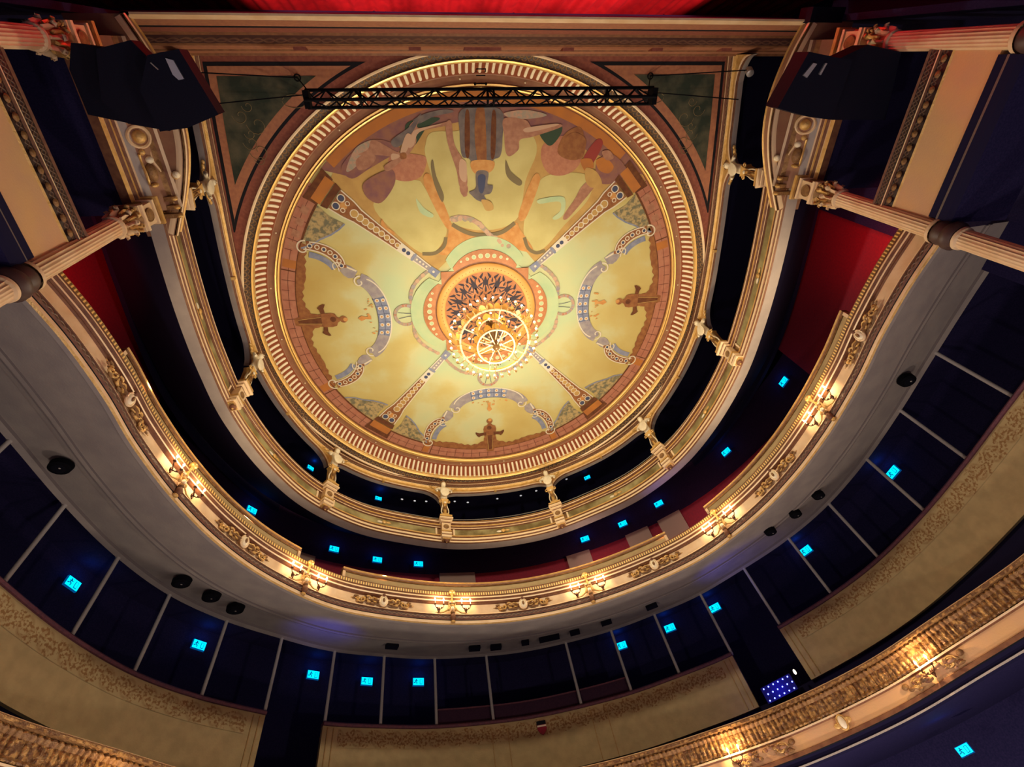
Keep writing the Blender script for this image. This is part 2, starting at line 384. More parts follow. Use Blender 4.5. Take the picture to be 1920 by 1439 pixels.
# ================================================================== SETTING
RC = (0, 5.913)
def circ_sweep(mb, prof, cx=0, cy=5.913, n=240):
    k = len(prof); vs_ = []
    for i in range(n):
        a = 2*PI*i/n
        for q in prof: vs_.append((cx+q[0]*math.sin(a), cy+q[0]*math.cos(a), q[1]))
    for j in range(1, k):
        w_ = math.hypot(prof[j][0]-prof[j-1][0], prof[j][1]-prof[j-1][1]); fs = []; us = []
        for i in range(n):
            i2 = (i+1) % n; c0 = 2*PI*prof[j][0]*i/n; c1 = 2*PI*prof[j][0]*(i+1)/n
            fs.append((i*k+j-1, i*k+j, i2*k+j, i2*k+j-1)); us.append([(c0, 0), (c0, w_), (c1, w_), (c1, 0)])
        mb.add(vs_, fs, prof[j][2], us)
mb = MB(); X_, Ya, Yb, Za, Zb = 10.6, -2.2, 17.5, -1.6, 16.2
mb.add([(sx*X_, y, z) for z in (Za, Zb) for sx, y in ((-1, Ya), (1, Ya), (1, Yb), (-1, Yb))], [(4, 5, 6, 7), (0, 1, 5, 4), (1, 2, 6, 5), (2, 3, 7, 6), (3, 0, 4, 7)], 'night', smooth=False); struct(lift(mb.build('wall_outer')))
# ceiling disc
mb = MB(); mb.lathe([(0.01, 13.06), (5.5, 13.06), (5.5, 13.2), (.01, 13.2)], 'painted_sky', n=160, T=TR(0, 5.913, 0)); ceiling = struct(lift(mb.build('ceiling')))
# moulded ring round the painted ceiling
mb = MB()
circ_sweep(mb, [(5.36, 13.05, ''), (5.37, 12.97, 'umber'), (5.385, 12.935, 'gilt_bright'), (5.41, 12.92, 'gilt_bright'), (5.425, 12.955, 'umber'), (5.44, 12.925, 'gilt_bright'), (5.475, 12.92, 'gilt_bright'), (5.50, 12.97, 'umber'),
    (5.64, 12.98, 'brown_band'), (5.66, 12.97, 'brown_band'), (5.70, 12.95, 'flute_gap'), (5.76, 12.885, 'flute_gap'), (5.82, 12.80, 'flute_gap'), (5.87, 12.70, 'flute_gap'), (5.885, 12.66, 'gilt'), (5.87, 12.62, 'gilt_bright'), (5.895, 12.58, 'gilt'), (5.925, 12.56, 'gilt_bright'), (5.94, 12.60, 'umber'),
    (6.00, 12.58, 'chain_ring'), (6.08, 12.53, 'chain_ring'), (6.10, 12.50, 'cream_line'), (6.13, 12.50, 'cream_line'), (6.15, 12.62, 'umber'), (6.16, 13.1, 'umber')])
ring = struct(lift(mb.build('trim_1')))
mb = MB(); NF = 248     # the fluting: rounded bars standing proud of the cove
for i in range(NF):
    a = 2*PI*i/NF; T = Matrix.Translation((0, 5.913, 0))@Matrix.Rotation(-a, 4, 'Z')
    hw = .037; prof = [(5.685, 12.955), (5.70, 12.935), (5.765, 12.865), (5.825, 12.78), (5.87, 12.69), (5.875, 12.665)]
    vs_ = []
    for k, (r, z) in enumerate(prof):
        w_ = hw*(.6 if k == 0 else 1)
        vs_ += [(-w_, r+.012, z+.012), (-w_*.75, r-.008, z-.012), (w_*.75, r-.008, z-.012), (w_, r+.012, z+.012)]
    fs = [(4*k+j, 4*k+j+1, 4*k+j+5, 4*k+j+4) for k in range(5) for j in range(3)]+[(0, 3, 2, 1)]
    mb.add(vs_, fs, 'ivory', T=T)
o = mb.build('fluting', ring)
mb = MB()               # small bright studs along the brown band
for i in range(24): mb.ell((5.58*math.sin(2*PI*(i+.3)/24), 5.913+5.58*math.cos(2*PI*(i+.3)/24), 12.96), (.022, .022, .02), 'ivory', 6)
mb.split('stud', ring)

# flat corner pieces of the ceiling between ring and beam
mb = MB(); z = 12.56
def spandrel(mb, rin, xo, y0, m, z, sgn, ymax):
    poly = []
    for k in range(41):
        y = y0+(ymax-y0)*k/40
        dx = math.sqrt(max(rin*rin-(y-5.913)**2, 0)); xs = np.interp(y, [-.1, 1.2, 2.4, 4.0, 5.6], [5.55, 5.7, 5.82, 5.97, 6.05])-xo
        poly.append((y, dx, xs))
    vs_ = []; fs = []
    for y, a, b in poly:
        vs_ += [(sgn*min(a, b), y, z), (sgn*b, y, z)]
    for k in range(40): fs.append((2*k, 2*k+1, 2*k+3, 2*k+2))
    mb.add(vs_, fs, m, smooth=False)
for sg in (-1, 1):
    mb = MB(); spandrel(mb, 6.08, -.05, -.15, 'frame_red', 12.56, sg, 5.3); tr = struct(lift(mb.build('trim_2')))
    mb = MB(); spandrel(mb, 6.34, .08, .03, 'black_line', 12.553, sg, 3.35); mb.build('painted_border', tr)
    mb = MB(); spandrel(mb, 6.40, .15, .10, 'frame_pink', 12.546, sg, 3.3); mb.build('painted_border', tr)
    mb = MB(); spandrel(mb, 6.58, .30, .27, 'panel_green', 12.539, sg, 3.1); mb.build('painted_panel', tr)
    mb = MB()
    for k in range(9):
        rr = .12+.05*(k % 3); c = (sg*(4.85+.12*math.sin(k*2.1)+.08*(k % 2)), .80+k*.17)
        if k > 6: continue
        path = [(c[0]+sg*math.cos(t*.5)*rr*(1-t/16), c[1]+math.sin(t*.5)*rr*(1-t/16), 12.536) for t in range(14)]
        mb.tube(path, .006, 'p_shadow', 4)
    path = [(sg*(3.9+1.0*math.cos(t*.35)*.25), .72+.1*math.sin(t*.35)*1.2, 12.536) for t in range(18)]
    mb.tube(path, .006, 'p_shadow', 4); mb.build('painted_arabesque', tr)

# arcade over the gallery: moulding and gilt cove that dips to each figure
CARS = [-1]*8
CARP = [(-5.95, 2.15), (-6.03, 6.35), (-4.70, 9.75), (-1.74, 11.66), (1.80, 11.66), (4.76, 9.66), (6.03, 6.30), (5.97, 2.10)]
sA = [ARC.near(*p) for p in CARP]; sG = [GAL.near(*p) for p in CARP]
def lip(a):
    d = min(abs(a-s) for s in sA); r = .62
    if abs(a) > ARC.L-.5: d = min(d, max(0, ARC.L-abs(a)))
    if d >= r: return 12.10
    return 12.10-.50*(1-math.sqrt(max(0, 1-((r-d)/r)**2)))
def arcfn(a, prof):
    h = lip(a); out = []
    for q in prof:
        hh = q[1]
        if hh < 12.30: hh = h+(hh-12.10)*(12.30-h)/(.20) if hh > 12.1 else h+(hh-12.10)
        out.append((q[0]+ (12.10-h)*.0, hh))
    return out
mb = MB()
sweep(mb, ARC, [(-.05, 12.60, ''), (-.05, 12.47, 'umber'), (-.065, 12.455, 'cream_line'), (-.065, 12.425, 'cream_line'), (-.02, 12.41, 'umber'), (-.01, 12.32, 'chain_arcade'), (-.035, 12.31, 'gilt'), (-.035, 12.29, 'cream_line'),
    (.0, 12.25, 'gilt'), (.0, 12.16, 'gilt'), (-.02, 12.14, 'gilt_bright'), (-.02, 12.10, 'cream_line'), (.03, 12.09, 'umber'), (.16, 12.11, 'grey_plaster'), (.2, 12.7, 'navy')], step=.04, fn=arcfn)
arcade = struct(lift(mb.build('trim_3')))
mb = MB()
for i in range(7):
    a = (sA[i]+sA[i+1])/2; T = ARC.T(a, 0, 12.10); mb.box((0, -.02, .0), (.07, .08, .09), 'gilt', T)
mb.split('keystone', arcade)

# ---------------- gallery recess: dark rear wall and ceiling
def recess(name, plan, o0, h0, o1, h1, m='navy'):
    mb = MB(); sweep(mb, plan, [(o0, h0, ''), (o1, h1, m)], step=.3); return struct(lift(mb.build(name)))
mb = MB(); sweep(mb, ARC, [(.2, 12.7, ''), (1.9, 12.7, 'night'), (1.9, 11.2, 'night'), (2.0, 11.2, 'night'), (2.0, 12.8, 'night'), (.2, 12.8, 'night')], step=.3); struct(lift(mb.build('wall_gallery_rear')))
# ---------------- beam over the stage opening
mb = MB()
bp = [(-.08, 12.60, ''), (-.10, 12.33, 'umber'), (-.07, 12.30, 'cream_line'), (-.07, 12.22, 'cream_line'), (-.11, 12.19, 'umber'), (-.14, 11.92, 'frame_pink'), (-.17, 11.88, 'umber'), (-.22, 11.62, 'frame_pink'), (-.25, 11.55, 'umber'),
      (-.36, 11.13, 'beam_lattice'), (-.40, 11.08, 'umber'), (-.44, 10.55, 'frame_red'), (-.46, 10.5, 'black_line'), (-.48, 10.44, 'frame_pink'), (-.52, 10.10, 'frame_pink'), (-.57, 9.98, 'cream'), (-.60, 9.98, 'cream'), (-.78, 12.6, 'navy'), (-.1, 12.62, 'navy')]
XB = [(-5.5, 0), (5.5, 0)]
def beam(mb, prof, x0, x1, n=40):
    k = len(prof); vs_ = []
    for i in range(n+1):
        t = i/n; x = x0+(x1-x0)*t
        for q in prof: vs_.append((x*(1+.24*min(1, max(0, (q[1]-9.98)/2.0))), q[0], q[1]))
    for j in range(1, k):
        w_ = math.hypot(prof[j][0]-prof[j-1][0], prof[j][1]-prof[j-1][1]); fs = []; us = []
        for i in range(n):
            xa = x0+(x1-x0)*i/n; xb = x0+(x1-x0)*(i+1)/n
            fs.append((i*k+j-1, i*k+j, (i+1)*k+j, (i+1)*k+j-1)); us.append([(xa, 0), (xa, w_), (xb, w_), (xb, 0)])
        mb.add(vs_, fs, prof[j][2], us, smooth=False)
beam(mb, bp, -5.46, 5.46)
bm_ = struct(lift(mb.build('trim_4')))
for x in (-3.45, -1.35, 1.65, 3.5, 5.0, -.05):  # added dark red blocks in place of dark marks along the beam
    mb = MB(); wd = .14 if x > -.2 or x < -.2 else .14
    if x == -.05: wd = .45
    mb.box((x, -.20, 11.80), (wd*1.6, .10, .24), 'frame_red'); mb.build('bracket', bm_)
# ---------------- tier-two recess behind the middle balcony
mb = MB()
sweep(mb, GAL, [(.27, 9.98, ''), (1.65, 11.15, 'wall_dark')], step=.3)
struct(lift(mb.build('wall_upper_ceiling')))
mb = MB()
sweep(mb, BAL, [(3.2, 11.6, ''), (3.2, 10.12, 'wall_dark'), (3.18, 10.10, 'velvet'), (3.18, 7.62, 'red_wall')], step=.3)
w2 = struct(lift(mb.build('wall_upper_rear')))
for px in (865, 1090, 1222, 1035-190, 1305, 560):
    s_, h_ = hit(BAL, 3.18, px, 1060)
    mb = MB(); T = BAL.T(s_, 3.12, 8.88); mb.box((0, 0, 0), (.75, .1, 2.4), 'pale_pilaster', T); mb.build('pilaster', w2)

# ================================================================== GALLERY BALCONY (top tier)
gal = thing('gallery_balcony', 'topmost curved balcony front with gilt mouldings and green marble panels under the figures', 'balcony', (0, 0, 0))
def part(mb, name, parent, **k): o = mb.build(name, parent); return o
mb = MB()
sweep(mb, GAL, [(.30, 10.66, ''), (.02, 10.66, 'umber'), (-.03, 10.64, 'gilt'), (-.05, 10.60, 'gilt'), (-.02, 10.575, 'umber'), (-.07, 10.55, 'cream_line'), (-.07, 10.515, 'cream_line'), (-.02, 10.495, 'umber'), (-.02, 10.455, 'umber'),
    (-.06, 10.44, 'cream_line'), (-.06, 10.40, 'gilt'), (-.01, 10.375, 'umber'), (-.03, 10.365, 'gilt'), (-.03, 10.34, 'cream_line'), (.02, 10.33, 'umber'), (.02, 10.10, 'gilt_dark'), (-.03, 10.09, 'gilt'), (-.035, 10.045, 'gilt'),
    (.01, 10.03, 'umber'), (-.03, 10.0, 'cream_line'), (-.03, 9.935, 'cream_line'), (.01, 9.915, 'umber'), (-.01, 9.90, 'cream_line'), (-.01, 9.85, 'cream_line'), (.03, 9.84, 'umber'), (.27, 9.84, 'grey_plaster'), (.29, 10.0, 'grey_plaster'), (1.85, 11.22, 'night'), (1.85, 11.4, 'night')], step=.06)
part(mb, 'cornice', gal)
bounds = [-GAL.L+.05]+sG+[GAL.L-.05]
for i in range(len(bounds)-1):
    a0, a1 = bounds[i]+.26, bounds[i+1]-.26
    if a1-a0 < .3: continue
    mb = MB(); sweep(mb, GAL, [(.012, 10.325, ''), (.012, 10.105, 'marble')], a0, a1, step=.08); part(mb, 'marble_panel', gal)
    mb = MB()
    for e in (a0, a1):
        T = GAL.T(e, -.0, 10.215); mb.box((0, 0, 0), (.05, .03, .22), 'cream_line', T)
    T = GAL.T((a0+a1)/2, 0, 10.21)
    mb.ell((0, -.01, 0), (.07, .03, .06), 'gilt', 8, T); mb.ell((-.12, 0, -.01), (.08, .02, .035), 'ivory', 8, T); mb.ell((.12, 0, .01), (.08, .02, .035), 'gilt', 8, T)
    mb.split('panel_ornament', gal)
# pedestals under the figures
def pedestal():
    mb = MB()
    for w_, d, z0, z1, m in ((.36, .22, 10.62, 10.68, 'gilt'), (.33, .19, 10.575, 10.61, 'umber'), (.40, .24, 10.535, 10.575, 'cream_line'), (.30, .17, 10.50, 10.535, 'umber'), (.34, .19, 10.45, 10.495, 'cream_line'), (.26, .14, 10.41, 10.45, 'umber'),
                         (.26, .15, 10.13, 10.41, 'cream'), (.29, .17, 10.09, 10.13, 'gilt'), (.24, .14, 10.06, 10.09, 'umber'), (.29, .18, 10.0, 10.055, 'cream_line'), (.25, .14, 9.965, 10.0, 'umber'), (.28, .17, 9.885, 9.96, 'cream_line'), (.22, .12, 9.85, 9.885, 'gilt')):
        mb.box((0, -d/2+.02, (z0+z1)/2), (w_, d+.04, z1-z0), m)
    return mb
pm = None
for i, s_ in enumerate(sG):
    if pm is None:
        o = pedestal().build('pedestal', gal); pm = o.data
        r = MB(); r.lathe([(.0, 0), (.03, .012), (.05, 0), (.075, .01), (.085, 0)], 'gilt_dark', 12, T=TR(0, -.155, 10.27, rx=PI/2)); 
        for k in range(5): r.ell((.05*math.cos(k*2*PI/5+.3), -.14, 10.27+.05*math.sin(k*2*PI/5+.3)), (.03, .018, .03), 'gilt', 6)
        ro = r.build('rosette', o)
        q = MB(); q.lathe([(.0, -.085), (.05, -.07), (.075, -.035), (.07, .0), (.02, .01)], 'umber', 14, T=TR(0, -.08, 9.83)); q.ell((0, -.085, 9.765), (.028, .028, .03), 'gilt', 8)
        pe = q.build('pendant', o)
    else:
        o = bpy.data.objects.new('pedestal', pm); C.objects.link(o); o.parent = gal
        for n_, dd in (('rosette', ro.data), ('pendant', pe.data)):
            c = bpy.data.objects.new(n_, dd); C.objects.link(c); c.parent = o
    p = GAL.xyz(s_, -.02, 0); o.location = (p[0], p[1], 0); o.rotation_euler = (0, 0, GAL.rz(s_))

# safety rail inside the gallery
mb = MB(); pts = [GAL.xyz(a, .28, 10.98) for a in np.arange(-GAL.L+.2, GAL.L-.2, .2)]
mb.tube(pts, .012, 'post_paint', 5); rl = thing('safety_rail', 'thin dark handrail running behind the topmost balcony front', 'rail'); part(mb, 'handrail', rl)
mb = MB()
for a in np.arange(-GAL.L+.2, GAL.L-.2, .55): p = GAL.xyz(a, .28, 0); mb.tube([(p[0], p[1], 10.62), (p[0], p[1], 10.98)], .008, 'velvet', 4)
mb.split('baluster', rl)

# ================================================================== FIGURES
def skinned(nodes, edges, root=0, sub=2):
    me = bpy.data.meshes.new('tmp'); me.from_pydata([n[:3] for n in nodes], edges, []); ob = bpy.data.objects.new('tmp', me); C.objects.link(ob)
    md = ob.modifiers.new('s', 'SKIN'); ss = ob.modifiers.new('u', 'SUBSURF'); ss.levels = sub; ss.render_levels = sub
    sv = me.skin_vertices[0].data
    for i, n in enumerate(nodes): sv[i].radius = (n[3], n[4] if len(n) > 4 else n[3]); sv[i].use_root = (i == root)
    dg = bpy.context.evaluated_depsgraph_get(); dg.update(); ev = ob.evaluated_get(dg); m2 = bpy.data.meshes.new_from_object(ev)
    bpy.data.objects.remove(ob); return m2
def figure_mesh():
    # local: X side, Y outward (back), Z up, feet of the herm at 0
    n = [(0, -.04, .86, .115, .085), (0, -.06, 1.02, .10, .075), (0, -.05, 1.16, .125, .085), (0, -.03, 1.27, .05, .05), (0, -.07, 1.36, .09, .10), (0, -.08, 1.47, .085, .095),
         (-.15, -.04, 1.21, .05), (-.25, -.08, 1.12, .038), (-.22, -.15, .98, .03), (.15, -.04, 1.21, .05), (.25, -.08, 1.12, .038), (.22, -.15, .98, .03), (0, -.04, .70, .10, .08), (0, -.02, .45, .075, .07), (0, 0, .10, .05, .06)]
    e = [(0, 1), (1, 2), (2, 3), (3, 4), (4, 5), (2, 6), (6, 7), (7, 8), (2, 9), (9, 10), (10, 11), (0, 12), (12, 13), (13, 14)]
    return skinned(n, e)
fm = figure_mesh(); fm.materials.clear(); fm.materials.append(MATS['ivory'])
for p in fm.polygons: p.use_smooth = True
mb = MB(); mb.ell((0, -.03, 1.44), (.10, .10, .10), 'gilt_dark', 12); mb.ell((0, .05, 1.38), (.07, .07, .09), 'gilt_dark', 10)
for k in range(7): mb.ell((.09*math.cos(PI*k/6), -.06, 1.45+.05*math.sin(PI*k/6)), (.03, .035, .035), 'gilt_dark', 6)
hair_me = mb.build('hair'); 
mb = MB(); mb.ell((0, -.155, 1.41), (.012, .022, .02), 'ivory', 6); mb.ell((-.028, -.148, 1.435), (.011, .008, .008), 'umber', 6); mb.ell((.028, -.148, 1.435), (.011, .008, .008), 'umber', 6); mb.ell((0, -.152, 1.375), (.02, .01, .006), 'umber', 6)
face_me = mb.build('face')
mb = MB(); mb.lathe([(0, -.035), (.09, -.03), (.138, -.01), (.138, .01), (.10, .02), (0, .02)], 'ivory', 20, T=TR(0, -.20, .93, rx=PI/2)@Matrix.Diagonal((1, 1.25, 1, 1)))
shield_me = mb.build('shield')
mb = MB()      # tapering herm with side scrolls
vs_ = []
for z, w_, d in ((0, .20, .16), (.08, .20, .16), (.09, .13, .11), (.35, .11, .10), (.62, .17, .12), (.68, .24, .14), (.72, .18, .12)):
    vs_ += [(-w_/2, -d, z), (w_/2, -d, z), (w_/2, .10, z), (-w_/2, .10, z)]
mb.add(vs_, [(4*i+j, 4*i+(j+1) % 4, 4*i+4+(j+1) % 4, 4*i+4+j) for i in range(6) for j in range(4)], 'gilt', smooth=False)
for sg in (-1, 1):
    mb.tube([(sg*(.085+.025*math.sin(t*.6)), -.09, .08+t*.055) for t in range(11)], .018, 'ivory', 6)
    mb.tube([(sg*.045, -.135, .10+t*.05) for t in range(9)], .012, 'gilt_dark', 5)
    mb.tube([(sg*(.13+.04*math.cos(t*.7)), -.09, .62+.04*math.sin(t*.7)) for t in range(9)], .018, 'gilt', 6)
mb.ell((0, -.14, .34), (.03, .02, .06), 'gilt_dark', 8); mb.ell((0, -.14, .54), (.04, .02, .04), 'ivory', 8)
herm_me = mb.build('herm')
mb = MB()      # spreading acanthus behind the shoulders
for sg in (-1, 1):
    for k, (x, z, r) in enumerate(((.22, 1.22, .09), (.32, 1.27, .07), (.14, 1.30, .07), (.40, 1.31, .05))):
        mb.ell((sg*x, .0, z), (r, .04, r*.5), 'gilt', 8)
leaf_me = mb.build('acanthus')
for o in (hair_me, face_me, shield_me, herm_me, leaf_me): bpy.data.objects.remove(o)
def md(n): return [m for m in bpy.data.meshes if m.name == n][0]
FIG = dict(body=fm, hair=md('hair'), face=md('face'), shield=md('shield'), herm=md('herm'), acanthus=md('acanthus'))
flab = ['ivory bust figure beside the left speaker, nearest the stage on the left', 'ivory figure with shield on the left side, second from the stage', 'ivory figure with shield at the back left bend of the gallery',
        'ivory figure with shield left of the middle bay at the back', 'ivory figure with shield right of the middle bay at the back', 'ivory figure with shield at the back right bend of the gallery',
        'ivory figure with shield on the right side, second from the stage', 'ivory bust figure near the right speaker, nearest the stage on the right']
for i, s_ in enumerate(sG):
    p = GAL.xyz(s_, -.04, 10.68); t = thing('caryatid', flab[i], 'statue', p, GAL.rz(s_), 'caryatids of the top gallery')
    for n_, me in FIG.items():
        o = bpy.data.objects.new(n_, me); C.objects.link(o); o.parent = t
        
# ================================================================== MIDDLE BALCONY
bal = thing('middle_balcony', 'brightly lit middle balcony with cream front, gilt ornament and candle sconces', 'balcony')
mb = MB()
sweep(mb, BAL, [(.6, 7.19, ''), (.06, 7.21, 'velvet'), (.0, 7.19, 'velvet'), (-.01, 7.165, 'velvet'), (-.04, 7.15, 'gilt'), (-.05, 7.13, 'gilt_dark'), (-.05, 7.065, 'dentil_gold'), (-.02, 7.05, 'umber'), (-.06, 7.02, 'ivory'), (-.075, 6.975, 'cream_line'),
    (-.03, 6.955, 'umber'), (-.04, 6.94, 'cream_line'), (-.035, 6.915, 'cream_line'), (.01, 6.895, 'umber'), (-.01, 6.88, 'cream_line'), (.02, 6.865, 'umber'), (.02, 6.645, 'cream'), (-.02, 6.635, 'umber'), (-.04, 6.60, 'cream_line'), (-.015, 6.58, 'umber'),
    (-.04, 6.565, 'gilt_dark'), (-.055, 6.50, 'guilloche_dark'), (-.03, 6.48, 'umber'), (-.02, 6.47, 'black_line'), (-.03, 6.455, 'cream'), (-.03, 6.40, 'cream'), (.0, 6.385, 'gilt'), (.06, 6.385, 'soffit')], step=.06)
part(mb, 'parapet', bal)
mb = MB()
SF = [(.01, 0, ''), (.49, 0, 'soffit'), (.495, .03, 'soffit_mould'), (.53, .035, 'soffit'), (.535, .0, 'soffit_mould'), (.56, .0, 'soffit'), (.565, .02, 'soffit_mould'), (.60, .015, 'soffit'), (.61, -.01, 'soffit_mould'), (.80, -.01, 'soffit'), (.98, 0, 'soffit')]
n = 160; vs_ = []
for i in range(n+1):
    u = -1+2*i/n; A = np.array([*BAL.pt(u*BAL.L), 6.385]); B = np.array([*CIR.pt(u*CIR.L), 7.0])
    for t, d_, m_ in SF: q = A+(B-A)*t; vs_.append((q[0], q[1], q[2]-d_))
k = len(SF)
for j in range(1, k): mb.add(vs_, [(i*k+j-1, i*k+j, (i+1)*k+j, (i+1)*k+j-1) for i in range(n)], SF[j][2])
sweep(mb, CIR, [(-.10, 6.98, ''), (-.08, 6.93, 'soffit_mould'), (.04, 6.93, 'soffit'), (.06, 7.35, 'soffit')], step=.15)
part(mb, 'soffit', bal)
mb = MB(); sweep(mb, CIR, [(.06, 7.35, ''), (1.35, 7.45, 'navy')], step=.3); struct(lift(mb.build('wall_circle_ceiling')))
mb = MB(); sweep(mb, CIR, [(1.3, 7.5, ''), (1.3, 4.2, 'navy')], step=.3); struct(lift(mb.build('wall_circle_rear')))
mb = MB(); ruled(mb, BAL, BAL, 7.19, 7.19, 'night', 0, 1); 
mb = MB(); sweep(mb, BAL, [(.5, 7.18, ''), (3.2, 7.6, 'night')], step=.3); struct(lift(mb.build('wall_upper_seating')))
# raised boards on the front
for i, (x0, y0, x1, y1, lab) in enumerate(((-5.66, 3.6, -4.28, 8.3, 'left raised cream and gilt board along the middle balcony rail'), (-3.60, 8.85, 3.30, 8.95, 'long middle raised board along the balcony rail at the back'), (3.92, 8.35, 5.72, 3.85, 'right raised cream and gilt board along the middle balcony rail'))):
    a0, a1 = BAL.near(x0*1.02, y0), BAL.near(x1*1.02, y1)
    if i == 1: a0, a1 = BAL.near(-3.72, 9.0), BAL.near(3.4, 9.2)
    t = thing('rail_board', lab, 'board', (0, 0, 0), 0, 'raised boards on the middle balcony')
    mb = MB(); sweep(mb, BAL, [(.05, 7.20, ''), (.05, 7.35, 'marble'), (.20, 7.35, 'marble'), (.20, 7.20, 'marble')], a0, a1, step=.1, ends=True); 
    mb = MB(); sweep(mb, BAL, [(.10, 7.20, ''), (.10, 7.385, 'cream_wall'), (.18, 7.385, 'cream_wall'), (.18, 7.20, 'cream_wall'), (.10, 7.20, 'cream_wall')], a0, a1, step=.1, ends=True); part(mb, 'panel', t)
    mb = MB(); sweep(mb, BAL, [(.09, 7.385, ''), (.06, 7.40, 'gilt_dark'), (.06, 7.43, 'umber'), (.08, 7.45, 'gilt'), (.06, 7.475, 'gilt'), (.20, 7.48, 'umber'), (.20, 7.385, 'umber')], a0, a1, step=.1, ends=True); part(mb, 'top_moulding', t)
    mb = MB()
    for e in (a0+.03, a1-.03): mb.box((0, 0, 0), (.06, .04, .2), 'cream', BAL.T(e, .09, 7.29))
    mb.split('end_post', t)

# applied cartouches (shield with scrolls)
def cartouche_mb(sc=1.0):
    mb = MB(); random.seed(3)
    for sg in (-1, 1):
        for k, (x, z, r) in enumerate(((.17, .0, .075), (.29, .02, .065), (.40, -.01, .05), (.49, .01, .035))):
            path = [(sg*(x+math.cos(t*.62+k)*r*(1-t/15)), -.03-.012*math.sin(t), z+math.sin(t*.62+k)*r*(1-t/15)) for t in range(13)]
            mb.tube(path, [.02*(1-t/20) for t in range(13)], 'gilt', 5)
            mb.ell((sg*(x+.03), -.02, z+.055*(1 if k % 2 else -1)), (.05, .018, .024), 'gilt_dark', 7); mb.ell((sg*(x-.02), -.02, z-.055*(1 if k % 2 else -1)), (.045, .018, .02), 'gilt', 7)
        mb.ell((sg*.56, -.02, .01), (.035, .015, .018), 'gilt_dark', 7); mb.tube([(sg*.5, -.02, .0), (sg*.62, -.02, .015)], .007, 'gilt', 5)
        mb.tube([(sg*(.08+t*.05), -.012, .0) for t in range(10)], [.06*(1-t/12) for t in range(10)], 'gilt_dark', 6, flat=.35)
    return mb
cm = cartouche_mb().build('cartouche', bal); 
mb = MB(); mb.ell((0, -.05, 0), (.065, .035, .10), 'ivory', 14); mb.tube([(.075*math.cos(2*PI*t/20), -.05, .115*math.sin(2*PI*t/20)) for t in range(20)], .016, 'cream_line', 6, closed=True)
mb.ell((0, -.085, 0), (.025, .012, .05), 'gilt_dark', 8); mb.ell((0, -.06, .13), (.035, .03, .03), 'umber', 8); sm_ = mb.build('shield', cm)
ORN = [(235, 750), (450, 1020), (715, 1132), (980, 1135), (1225, 1057), (1445, 890), (1610, 630)]
def onB(px, py, h=6.75):
    x, y = at(px, py, h); return BAL.near(x, y)
for i, (px, py) in enumerate(ORN):
    s_ = onB(px, py)
    if i: o = cm.copy(); C.objects.link(o); c = sm_.copy(); C.objects.link(c); c.parent = o
    else: o = cm
    o.parent = bal; p = BAL.xyz(s_, .0, 0); o.location = (p[0], p[1], 6.75); o.rotation_euler = (0, 0, BAL.rz(s_)); o.scale = (1.08, 1.2, 1.0)
# ornate brackets (strapwork) between sconces
mb = MB()
mb.ell((0, -.10, .33), (.07, .06, .05), 'gilt_bright', 10); mb.tube([(0, -.09, .30), (0, -.06, .20), (0, -.05, .10)], [.03, .02, .03], 'gilt', 6)
mb.ell((0, -.04, .12), (.08, .03, .025), 'ivory', 8); mb.ell((0, -.04, .05), (.05, .03, .03), 'gilt', 8)
for sg in (-1, 1):
    mb.tube([(sg*.03, -.04, .16), (sg*.07, -.04, .08), (sg*.055, -.04, .0), (sg*.10, -.04, -.07), (sg*.20, -.02, -.115), (sg*.36, -.01, -.12)], [.018, .016, .016, .018, .012, .006], 'gilt', 6)
    mb.ell((sg*.075, -.05, -.06), (.035, .03, .04), 'gilt', 8)
mb.ell((0, -.07, -.05), (.04, .04, .05), 'ivory', 10); mb.ell((0, -.07, -.14), (.05, .05, .05), 'gilt_dark', 8); mb.ell((0, -.07, -.25), (.06, .06, .08), 'umber', 8); mb.ell((0, -.05, -.34), (.05, .04, .03), 'gilt', 8)
st = mb.build('strapwork', bal)
PIL = [(345, 903), (580, 1083), (850, 1138), (1100, 1094), (1335, 972), (1528, 765)]
sP = [onB(*p) for p in PIL]
for i, s_ in enumerate(sP):
    o = st if i == 0 else st.copy()
    if i: C.objects.link(o)
    o.parent = bal; p = BAL.xyz(s_, .0, 0); o.location = (p[0], p[1], 6.77); o.rotation_euler = (0, 0, BAL.rz(s_))

# candle sconces
def sconce():
    root = thing('wall_sconce', 'two-candle bronze sconce', 'lamp')
    mb = MB(); mb.ell((0, -.01, -.02), (.035, .02, .055), 'sconce_bronze', 10); mb.ell((0, -.02, -.075), (.015, .015, .03), 'sconce_bronze', 8); mb.build('backplate', root)
    for sg in (-1, 1):
        mb = MB(); mb.tube([(0, -.02, -.02), (sg*.03, -.06, -.045), (sg*.07, -.085, -.03), (sg*.095, -.09, .015), (sg*.095, -.09, .035)], .009, 'sconce_bronze', 6); mb.ell((sg*.05, -.07, -.02), (.022, .012, .012), 'sconce_bronze', 6)
        mb.lathe([(.008, 0), (.026, .012), (.03, .02), (.012, .024)], 'sconce_bronze', 12, T=TR(sg*.095, -.09, .03)); mb.build('arm', root)
        mb = MB(); mb.lathe([(.009, 0), (.009, .085), (.004, .088)], 'candle', 8, T=TR(sg*.095, -.09, .05)); c = mb.build('candle', root)
        mb = MB(); mb.lathe([(.006, 0), (.016, .015), (.017, .03), (.009, .05), (.001, .066)], 'bulb_big', 8, T=TR(sg*.095, -.09, .137)); mb.build('bulb', c)
    return root
sc0 = sconce(); sc_l = [('left end', 0), ('left bend', 1), ('middle', 2), ('right of the middle', 3), ('right bend', 4), ('right end', 5)]
k = 0
